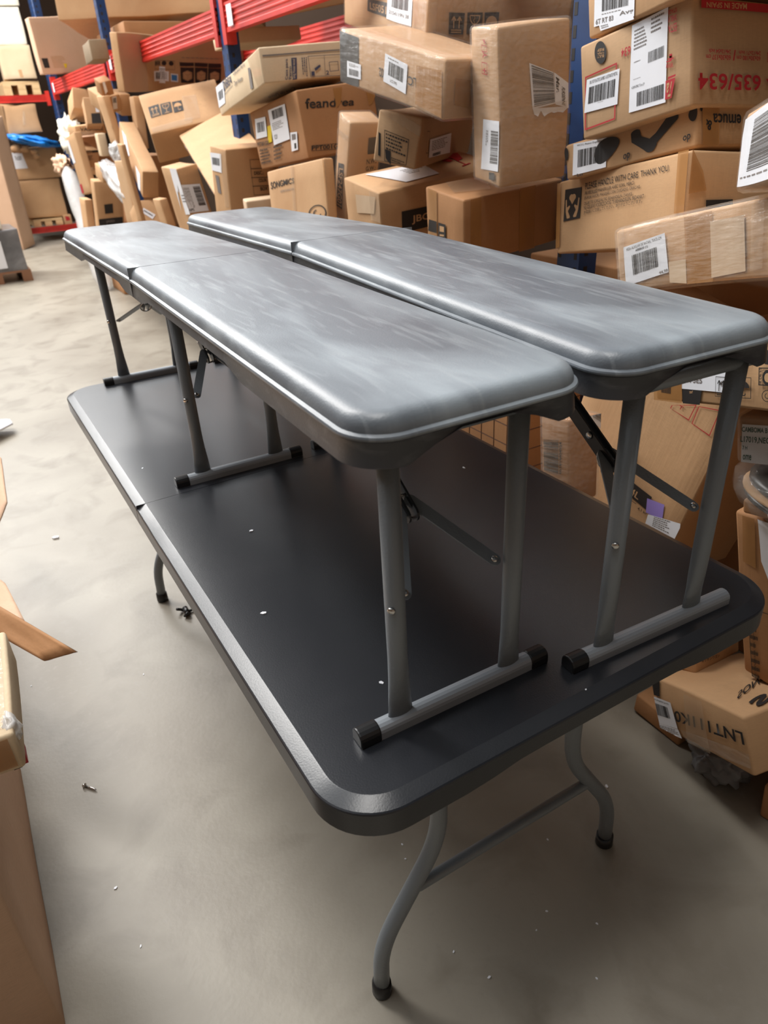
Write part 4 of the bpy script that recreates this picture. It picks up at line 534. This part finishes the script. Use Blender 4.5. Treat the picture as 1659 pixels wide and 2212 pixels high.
def carton(key, name, label, cat, group, org, quat, D, col, amp, film, decs):
    seed = sum(ord(c)*(i+7) for i,c in enumerate(key))*.37 % 97; rnd = random.Random(key)
    bx = link(name, carton_mesh(D,amp,seed), CARD[col], None, True)
    bx.rotation_mode = 'QUATERNION'; bx.location = org; bx.rotation_quaternion = quat
    tag(bx, label, cat, group)
    dc = Decal(D,amp,seed); lay = 0
    for d in decs:
        ty,face,q = d[:3]; lay += 1; base = .0014+.00028*lay
        if ty == 'label':
            bm = bmesh.new(); dc.start(face,q,base+.0004); dc.grid(bm,0,1,0,1,0,8,8)
            pm = {'black':1,'grey':2,'lblue':3,'green':4,'red':5}
            for it in d[3]:
                k,u0,v0,u1,v1 = it[:5]; L = .0005
                if k == 'bar': dc.bars(bm,u0,u1,v0,v1,rnd,1,False,L)
                elif k == 'barv': dc.bars(bm,u0,u1,v0,v1,rnd,1,True,L)
                elif k == 'lines': dc.lines(bm,u0,u1,v0,v1,it[5],rnd,2,False,L)
                elif k == 'linesv': dc.lines(bm,u0,u1,v0,v1,it[5],rnd,2,True,L)
                elif k == 'rect': dc.grid(bm,u0,u1,v0,v1,pm[it[5]],2,2,L)
                elif k == 'text': dc.text(bm,it[5],u0,u1,v0,v1,pm[it[6]] if len(it) > 6 else 1,L)
                elif k == 'textv': dc.text(bm,it[5],u0,u1,v0,v1,1,L,1)
                elif k == 'textup': dc.text(bm,it[5],u0,u1,v0,v1,1,L,2)
                elif k == 'textg': dc.text(bm,it[5],u0,u1,v0,v1,4,L)
            link('shipping_label',bm,['paper','black','grey','lblue','green','red'],bx,'keep')
            continue
        if ty in ('tape','film'):
            bm = bmesh.new(); dc.start(face,q,base); dc.grid(bm,0,1,0,1,0,6,6)
            mt = 'film' if ty == 'film' else ('tape_brown' if d[3] == 'brown' else 'tape_clear')
            link('packing_tape' if ty == 'tape' else 'torn_film',bm,mt,bx,'keep'); continue
        if ty == 'rag':
            bm = bmesh.new(); dc.start(face,q,.003)
            n = 9; top = [(k/n,0) for k in range(n+1)]; bot = [(k/n,1-(rnd.uniform(.0,.55) if k%2 else rnd.uniform(.3,.8))) for k in range(n,-1,-1)]
            for k in range(n):
                dc.poly(bm,[top[k],top[k+1],(top[k+1][0],bot[n-k-1][1]),(top[k][0],bot[n-k][1])],0)
            link('torn_label',bm,'paper',bx,'keep'); continue
        dc.start(face,q,base); ink = bmesh.new()
        ci = INK.index(d[3]) if len(d) > 3 and d[3] in INK else 0
        if ty == 'text': dc.text(ink,d[3],0,1,0,1,INK.index(d[4]))
        elif ty == 'textv': dc.text(ink,d[3],0,1,0,1,INK.index(d[4]),0,1)
        elif ty == 'textup': dc.text(ink,d[3],0,1,0,1,INK.index(d[4]),0,0)
        elif ty == 'rect': dc.grid(ink,0,1,0,1,ci,7,7)
        elif ty == 'bar': dc.bars(ink,0,1,0,1,rnd,ci)
        elif ty == 'barv': dc.bars(ink,0,1,0,1,rnd,ci,True)
        elif ty in ('lines','linesv'): dc.lines(ink,0,1,0,1,d[3],rnd,INK.index(d[4]),ty == 'linesv')
        elif ty == 'ring':
            w = max(abs(q[0]-q[2]),abs(q[0]-q[4]),1e-3); h = max(abs(q[1]-q[7]),abs(q[3]-q[5]),1e-3)
            lw = .0012+d[4]*.16; a,b = min(lw/w,.3),min(lw/h,.3)
            for r4 in ((0,1,0,b),(0,1,1-b,1),(0,a,0,1),(1-a,1,0,1)): dc.grid(ink,*r4,ci,4,4)
        elif ty == 'ringo': dc.arc(ink,.5,.5,.46,0,2*pi,.06,ci,n=28); dc.arc(ink,.5,.5,.2,.3,4.5,.06,ci)
        elif ty == 'icon': dc.icon(ink,d[3],INK.index('tan'),0)
        elif ty == 'iconl':
            for r4 in ((0,1,0,.03),(0,1,.97,1),(0,.03,0,1),(.97,1,0,1)): dc.grid(ink,*r4,0,3,3)
            dc.icon(ink,d[3],0,None)
        elif ty == 'glass':
            for pl in ([(0,0),(.42,0),(.36,.3),(.5,.5),(.3,.6),(.12,.45)],[(.5,0),(1,0),(.9,.5),(.6,.62),(.56,.4),(.46,.28)]): dc.poly(ink,pl,ci)
            dc.stroke(ink,[(.6,.55),(.72,.95)],.05,ci); dc.stroke(ink,[(.5,1),(.95,.9)],.05,ci)
        elif ty == 'blob':
            if d[3] == 'Y':
                def seg(p,q,r0,r1,n=9):
                    for k in range(n+1): t = k/n; dc.disc(ink,p[0]+(q[0]-p[0])*t,p[1]+(q[1]-p[1])*t,r0+(r1-r0)*t,0,.00001*(k+1),(r0+(r1-r0)*t)*1.15)
                seg((.12,.16),(.14,.42),.10,.11,4); seg((.14,.42),(.42,.78),.11,.15); seg((.42,.78),(.43,.9),.15,.10,3); seg((.42,.74),(.62,.5),.13,.10); seg((.62,.5),(.86,.14),.10,.13)
            else: dc.disc(ink,.5,.5,.5,0,0,n=24)
        link({'text':'printed_lettering','textv':'printed_lettering','textup':'printed_lettering','rect':'printed_block','bar':'printed_barcode','barv':'printed_barcode','lines':'printed_lines','linesv':'printed_lines','ring':'printed_frame','ringo':'printed_emblem','icon':'pictogram','iconl':'pictogram','glass':'fragile_symbol','blob':'printed_blob'}[ty],ink,INK,bx,'keep')
    if film:
        link('stretch_film',carton_mesh(D,amp,seed,.0055),'film',bx,True)
    return bx
for row in BOXES: carton(*row)
PG = 'plain cartons at the foot of the pile, behind the benches'
for i,(x0,x1,y0,y1,z0,z1) in enumerate(SUP):
    carton('sup%d'%i,'cardboard_box','plain brown carton at the foot of the pile, hidden behind the benches','box',PG,(x0,y0,z0),(1,0,0,0),(x1-x0,y1-y0,z1-z0),'brown',.002,0,[])
# ---------------------------------------------------------------- racking
def upright(x,y,top,label,w=.09):
    o_ = bmesh.new(); d = .07
    pr = [(0,0),(w,0),(w,d),(w*.78,d),(w*.78,.012),(w*.62,.012),(w*.62,.024),(w*.38,.024),(w*.38,.012),(w*.22,.012),(w*.22,d),(0,d)]
    for zz in ((.0,top),):
        A = [o_.verts.new((b_,a-w/2,zz[0])) for a,b_ in pr]; B_ = [o_.verts.new((b_,a-w/2,zz[1])) for a,b_ in pr]
        for k in range(len(pr)): o_.faces.new((A[k],A[(k+1)%len(pr)],B_[(k+1)%len(pr)],B_[k]))
        o_.faces.new(A); o_.faces.new(B_)
    up = empty('rack_upright',(x,y,0)); tag(up,label,'rack post','uprights of the blue pallet racking')
    link('post',o_,'rack_blue',up)
    bm = bmesh.new(); z = .1
    while z < top-.05:
        for yy in (-w*.4,w*.32): add_box(bm,-.0006,.0004,yy,yy+.012,z,z+.028); 
        add_box(bm,.02,.035,-w/2-.0006,-w/2+.0004,z+.01,z+.03); z += .05
    tag(link('slots',bm,'black',up),kind='stuff')
    bm = bmesh.new(); add_box(bm,-.01,.10,-.06,.06,0,.006); link('base_plate',bm,'rack_blue',up)
UL = ['blue slotted rack post between the tall film-wrapped carton and the red-printed carton','blue rack post by the big red beam above the long carton','blue rack post in the far stack of cartons','blue rack post at the far end of the right racking']
for y,l in zip((1.16,3.80,6.55,9.45),UL): upright(1.395,y,3.4,l)
upright(1.76,12.0,3.5,'blue rack post holding the far cross beam'); upright(1.9,12.6,3.5,'blue rack post behind the one holding the far cross beam')
def beam(p0,p1,z0,z1,label,plates=True):
    p0,p1 = Vector(p0),Vector(p1); L = (p1-p0).length; ang = math.atan2(p1.y-p0.y,p1.x-p0.x); h = z1-z0
    b = empty('rack_beam',(p0.x,p0.y,z0),(0,0,ang)); tag(b,label,'rack beam','red beams of the pallet racking')
    bm = bmesh.new(); pr = [(0,0),(.045,0),(.045,h),(0,h)]; n = 4
    for k in range(n):   # horizontal ribs pressed into both faces
        z_ = h*(1-(k+.5)/n*.8-.08); pr += [(0,z_+.010),(.005,z_+.006),(.005,z_-.006),(0,z_-.010)]
    A = [bm.verts.new((0,a,z)) for a,z in pr]; B_ = [bm.verts.new((L,a,z)) for a,z in pr]
    for k in range(len(pr)): bm.faces.new((A[k],A[(k+1)%len(pr)],B_[(k+1)%len(pr)],B_[k]))
    bm.faces.new(A); bm.faces.new(B_); link('rail',bm,'rack_red',b)
    for e in (0,L-.05):
        bm = bmesh.new(); add_box(bm,e,e+.05,-.006,.05,-.05,h+.04); c = link('end_connector',bm,'rack_red',b)
    return b,ang
BL = ['red front beam between the second and third posts of the right racking','big red front beam crossing above the pale blue-printed carton','red front beam of the far bay of the right racking']
for (y0,y1),l,zz in zip(((6.50,3.84),(3.76,1.21),(9.40,6.60)),BL,((1.815,1.935),(1.815,1.94),(1.80,1.93))): 
    b,_ = beam((1.385,y0,0),(1.385,y1,0),zz[0],zz[1],l)
    bm = bmesh.new(); add_box(bm,.10,.17,-.008,-.0065,.02,.11); link('sticker',bm,'paper',b)
    if y1 < 2:
        bm = bmesh.new(); rnd = random.Random(3)
        for k in range(5): add_box(bm,.95+k*.05,.98+k*.05+rnd.random()*.015,-.0012,-.0005,.10-rnd.random()*.02,.14)
        link('torn_sticker',bm,'paper',b)
for (y0,y1),l in zip(((6.50,3.84),(3.76,1.21)),('red rear beam of the racking behind the long film-wrapped carton','red rear beam of the racking seen right of the pale folded carton')): beam((2.4,y0,0),(2.4,y1,0),1.83,1.97,l)
beam((-.6,12.0,0),(1.74,12.0,0),1.83,1.92,'red cross beam under the pallet on the far racking')
beam((-.6,12.0,0),(1.74,12.0,0),.13,.21,'low red beam under the large brown carton on the far racking')
for (y0,y1),l in zip(((3.76,1.21),(6.50,3.84)),('low red beam under the pile between the first two posts','low red beam under the pile between the second and third posts')): beam((1.385,y0,0),(1.385,y1,0),.44,.56,l)
bm = bmesh.new()
for k in range(16): add_box(bm,1.0,2.4,1.75+k*.3,2.02+k*.3,.565,.59)
tag(link('shelf_deck',bm,'deck'),'wooden board deck on the low red beams carrying the carton pile','shelf')
def pallet(x,y,z,w,d,h,label):
    b = empty('wooden_pallet',(x,y,z)); tag(b,label,'pallet','wooden pallets')
    for k in range(3): bm = bmesh.new(); a = k*(w-.1)/2; add_box(bm,a,a+.1,0,d,h*.18,h*.72); link('block_row',bm,'wood',b)
    bm = bmesh.new()
    for k in range(5): a = k*(d-.1)/4; add_box(bm,0,w,a,a+.09,h*.82,h)
    link('top_boards',bm,'wood',b); bm = bmesh.new(); add_box(bm,0,w,0,d,h*.72,h*.82); link('stringer_boards',bm,'wood',b)
    bm = bmesh.new()
    for k in range(3): a = k*(w-.1)/2; add_box(bm,a,a+.1,0,d,0,h*.18)
    link('bottom_boards',bm,'wood',b); return b
pallet(1.17,12.0,1.92,.47,.8,.165,'light wooden pallet on the upper far beam under the cream carton')
pallet(1.10,12.05,.215,.41,.8,.095,'light wooden pallet on the low far beam under the large brown carton')
def crumple(name, loc, size, mt, seed, label=None, cat=None, group=None, rot=(0,0,0), sub=4, rough=.35, parent=None, freq=2.2):
    bm = bmesh.new(); bmesh.ops.create_icosphere(bm, subdivisions=sub, radius=1)
    for v in bm.verts:
        n = noise.noise(v.co*freq+Vector((seed,0,0)))+.5*noise.noise(v.co*freq*2.3+Vector((0,seed,0)))
        rdg = 1-abs(noise.noise(v.co*freq*1.7+Vector((0,0,seed))))*2
        v.co = Vector((v.co.x*size[0],v.co.y*size[1],v.co.z*size[2]))*(1+rough*n+rough*.35*rdg)
    o = link(name,bm,mt,parent,True,loc); o.rotation_euler = rot
    if label: tag(o,label,cat,group)
    return o
crumple('plastic_bag',(1.10,5.66,1.06),(.06,.42,.085),'film_dense',3,'white crumpled plastic bag hanging between the far cartons','bag',rot=(.25,0,0))
crumple('plastic_bag',(1.13,5.65,1.27),(.04,.11,.06),'film_dense',8,'small scrunched white plastic bag above the bigger one','bag')
crumple('blue_plastic_cover',(1.36,11.95,1.35),(.33,.25,.06),'blue_plastic',5,'crumpled bright blue plastic cover on the large brown carton','plastic cover',rot=(0,.2,0))
for i,(x,y,z,s) in enumerate(((1.12,11.95,1.27,.07),(1.22,11.95,1.26,.06),(1.34,11.95,1.22,.05),(1.36,11.93,1.16,.04))):
    crumple('crushed_carton_scrap',(x,y,z),(s,s*.8,s*.8),'tan',20+i,('crushed pale carton scrap left of the other scraps','square brown carton scrap below the blue plastic','crushed carton scrap hanging at the middle of the scraps','lowest crushed carton scrap under the blue plastic')[i],'scrap','carton scraps under the blue plastic',sub=2,rough=.5)
crumple('torn_carton_heap',(1.27,8.25,1.38),(.07,.38,.15),'white',31,'heap of torn pale cardboard and film topping the far stack by the blue post','cardboard scrap',rough=.6,freq=3)
crumple('torn_carton_heap',(1.25,9.1,1.10),(.06,.35,.09),'pink',37,'lower heap of torn cardboard above the bubble wrap roll','cardboard scrap',rough=.6,freq=3)
# bubble wrap roll
bm = bmesh.new(); a = Vector((1.15,8.2,1.10)); b = Vector((1.12,7.35,.02))
add_tube(bm,[a+(b-a)*t for t in (0,.06,.2,.35,.42,.5,.58,.75,.9,1)],[.03,.075,.085,.085,.075,.085,.09,.09,.09,.05],18)
tag(link('bubble_wrap_roll',bm,'film_dense',None,True),'long leaning roll of white bubble wrap beside the far blue post','bubble wrap roll')
# open wire crate behind the bench legs
cr = empty('wire_crate',(1.06,.95,.30)); tag(cr,'brown wire crate half hidden behind the left bench leg','wire crate')
bm = bmesh.new()
for k in range(13): add_tube(bm,[(0,k*.06,0),(0,k*.06,.42)],.0016,6); add_tube(bm,[(.35,k*.06,0),(.35,k*.06,.42)],.0016,6)
for k in range(8): z=k*.06; add_tube(bm,[(0,0,z),(0,.72,z),(.35,.72,z),(.35,0,z),(0,0,z)],.0016,6)
link('wire_mesh',bm,'wire_brown',cr)
bm = bmesh.new(); add_box(bm,.06,.30,.08,.66,.0,.36); link('cardboard_lining',bm,'brown',cr)
# ---------------------------------------------------------------- wrapped bundle at the right edge
bu = empty('wrapped_bundle',(1.03,.10,.735)); tag(bu,'clear-wrapped bundle with black top and white braided strap at the right edge','bundle')
def lens(name,z0,z1,rx_,ry_,mt,wob=0):
    bm = bmesh.new(); n = 40; rg = []
    for z,s in ((z0,.94),(z0+(z1-z0)*.3,1),(z0+(z1-z0)*.75,1),(z1,.9)):
        rg.append([bm.verts.new((cos(2*pi*k/n)*rx_*s*(1+wob*sin(k*2.7)),sin(2*pi*k/n)*ry_*s,z)) for k in range(n)])
    for a_,b_ in zip(rg,rg[1:]):
        for k in range(n): bm.faces.new((a_[k],a_[(k+1)%n],b_[(k+1)%n],b_[k]))
    bm.faces.new(rg[0]); bm.faces.new(rg[-1]); return link(name,bm,mt,bu,True)
lens('black_cover',.030,.052,.10,.14,'black_rubber'); lens('board_layer',.018,.030,.105,.15,'tan'); lens('dark_layer',.002,.018,.10,.145,'black_rubber')
lens('clear_wrap',-.002,.056,.115,.17,'film',.05)
bm = bmesh.new(); pts = [(-.106*cos(t)*1.0,-.155*sin(t)-.0,.014-.006*t) for t in [i*.12 for i in range(-2,12)]]; add_tube(bm,pts,[.0075+.0012*(i%2) for i in range(len(pts))],8); link('braided_strap',bm,'paper',bu,True)
crumple('wrapped_parcel_scrap',(1.03,.17,.05),(.045,.06,.045),'dark_film',9,'dark film-wrapped lump under the crumpled taped carton','wrapped lump',rough=.5)
# ---------------------------------------------------------------- left side of the aisle
LGp = 'cartons stacked along the left edge of the photo'
def lcarton(key,label,org,D,yaw,col,decs=(),amp=.004):
    return carton(key,'cardboard_box',label,'box',LGp,org,(cos(yaw/2),0,0,sin(yaw/2)),D,col,amp,0,[list(d) for d in decs])
lcarton('l0','large plain brown carton on the floor at the lower left corner',(-1.10,.43,0),(.705,1.05,.50),0,'pink')
lcarton('l1','flat bright-topped taped carton on the big one at the left edge',(-.86,.57,.503),(.55,.30,.075),-.05,'cream',[['tape','T',[.40,.29,.54,.29,.54,.02,.46,.02],'clear'],['tape','T',[.0,.18,.5,.20,.5,.12,.0,.10],'clear'],['tape','R',[.3,.07,.54,.07,.54,.01,.3,.01],'brown']])
lcarton('l2','cardboard box on the floor whose loose flap reaches into the aisle',(-1.02,1.62,0),(.60,.60,.36),0,'pink')
o = crumple('silver_tape_scrap',(-.315,.575,.565),(.012,.02,.02),'film_dense',12,'scrap of torn silver tape at the corner of the flat taped carton','tape scrap',sub=3,rough=.6)
bm = bmesh.new(); add_box(bm,-.335,-.322,.585,.64,.470,.5025,0); add_box(bm,-.322,-.312,.590,.63,.470,.5025,1); tag(link('staple_box',bm,['black_rubber','red']),'small black and red object jutting out under the flat taped carton','small item')
# loose flaps
def sheet(name, pts, th, mt, label=None, cat=None, parent=None, n=8):
    a,b,c,d = [Vector(p) for p in pts]; bm = bmesh.new(); nr = (b-a).cross(d-a).normalized()*th
    G = []
    for s in (0,1):
        g = [[bm.verts.new(a.lerp(b,i/n).lerp(d.lerp(c,i/n),j/n)+nr*(s-.5)+nr.normalized()*.004*noise.noise(Vector((i*.5,j*.5,a.x*9)))) for i in range(n+1)] for j in range(n+1)]; G.append(g)
        for j in range(n):
            for i in range(n): bm.faces.new((g[j][i],g[j][i+1],g[j+1][i+1],g[j+1][i]))
    for k in range(n):
        for (i0,j0,i1,j1) in ((k,0,k+1,0),(k,n,k+1,n),(0,k,0,k+1),(n,k,n,k+1)):
            bm.faces.new((G[0][j0][i0],G[0][j1][i1],G[1][j1][i1],G[1][j0][i0]))
    o = link(name,bm,mt,parent,True)
    if label: tag(o,label,cat)
    return o
for nm,pts,th,mt,label,cat in SHEETS: sheet(nm,pts,th,mt,label,cat)
# wrapped pallet load far left
wp = empty('wrapped_pallet_load',(-.1,8.62,0)); tag(wp,'grey film-wrapped pallet of cartons at the left edge of the aisle','wrapped pallet')
bm = bmesh.new()
for k in range(3): add_box(bm,.0+k*.295,.10+k*.295,0,.8,0,.10)
link('pallet_block',bm,'dark_wood',wp); bm = bmesh.new(); add_box(bm,0,.69,0,.8,.10,.12); link('pallet_deck',bm,'dark_wood',wp)
bm = carton_mesh((.66,.7,.42),.01,4.4); o = link('wrapped_cartons',bm,'dark_film',wp,True,(.0,.01,.12))
bm = carton_mesh((.64,.68,.3),.01,9.4); o = link('upper_carton',bm,'white',wp,True,(-.12,.02,.55))
bm = bmesh.new(); add_box(bm,.32,.47,-.006,-.001,.16,.44,0); o = link('side_label',bm,'paper',wp)
bm = bmesh.new(); vs,fs = text_mesh('90'); V = [bm.verts.new((.36+y*.06,-.008,.40-x*.10)) for x,y in vs]
for f in fs: bm.faces.new([V[i] for i in f])
link('label_lettering',bm,'black',o,'keep')
# ---------------------------------------------------------------- small litter
def shard(name, loc, s, mt, label, cat, group=None, rz=0, kind=0):
    bm = bmesh.new(); n = 5 if kind == 0 else 4; r = random.Random(int(loc[0]*1e4)+int(loc[1]*1e4))
    top = []; bot = []
    for k in range(n):
        a = 2*pi*k/n; q = r.uniform(.7,1.2); top.append(bm.verts.new((cos(a)*s*q,sin(a)*s*q*.6,s*.5))); bot.append(bm.verts.new((cos(a)*s*q,sin(a)*s*q*.6,0)))
    bm.faces.new(top); bm.faces.new(bot[::-1])
    for k in range(n): bm.faces.new((top[k],bot[k],bot[(k+1)%n],top[(k+1)%n]))
    o = link(name,bm,mt,None,False,loc); o.rotation_euler = (0,0,rz); tag(o,label,cat,group); return o
for i,(x,y,z,s,l) in enumerate(CHIPS): shard('foam_crumb',(x,y,z),s,'paper',l,'crumb','pale crumbs on the floor' if z < .1 else 'pale crumbs on the table',i*.7)
scw = empty('screw',(-.265,.967,.004),(0,0,radians(-52))); tag(scw,'small steel screw lying on the open floor left of the table','screw')
bm = bmesh.new(); add_tube(bm,[(0,0,0),(.030,0,0),(.036,0,0)],[.0026,.0024,.0004],10); link('shank',bm,'chrome',scw,True)
bm = bmesh.new(); add_tube(bm,[(-.005,0,0),(-.001,0,0),(.001,0,0)],[.004,.0065,.003],12); link('head',bm,'chrome',scw,True)
cl = empty('leg_clip',(.159,1.518,0)); tag(cl,'small black plastic clip on the floor beside the far table leg','clip')
bm = bmesh.new()
for k in range(3): a = k*2.1; add_tube(bm,[(cos(a)*.008,sin(a)*.012,.006),(cos(a)*.024,sin(a)*.024,.008),(cos(a+.5)*.03,sin(a+.5)*.026,.02)],.005,8)
link('claw',bm,'black_rubber',cl,True); bm = bmesh.new(); add_tube(bm,[(0,-.016,.010),(0,.016,.012)],.009,12); link('hub',bm,'black_rubber',cl,True)
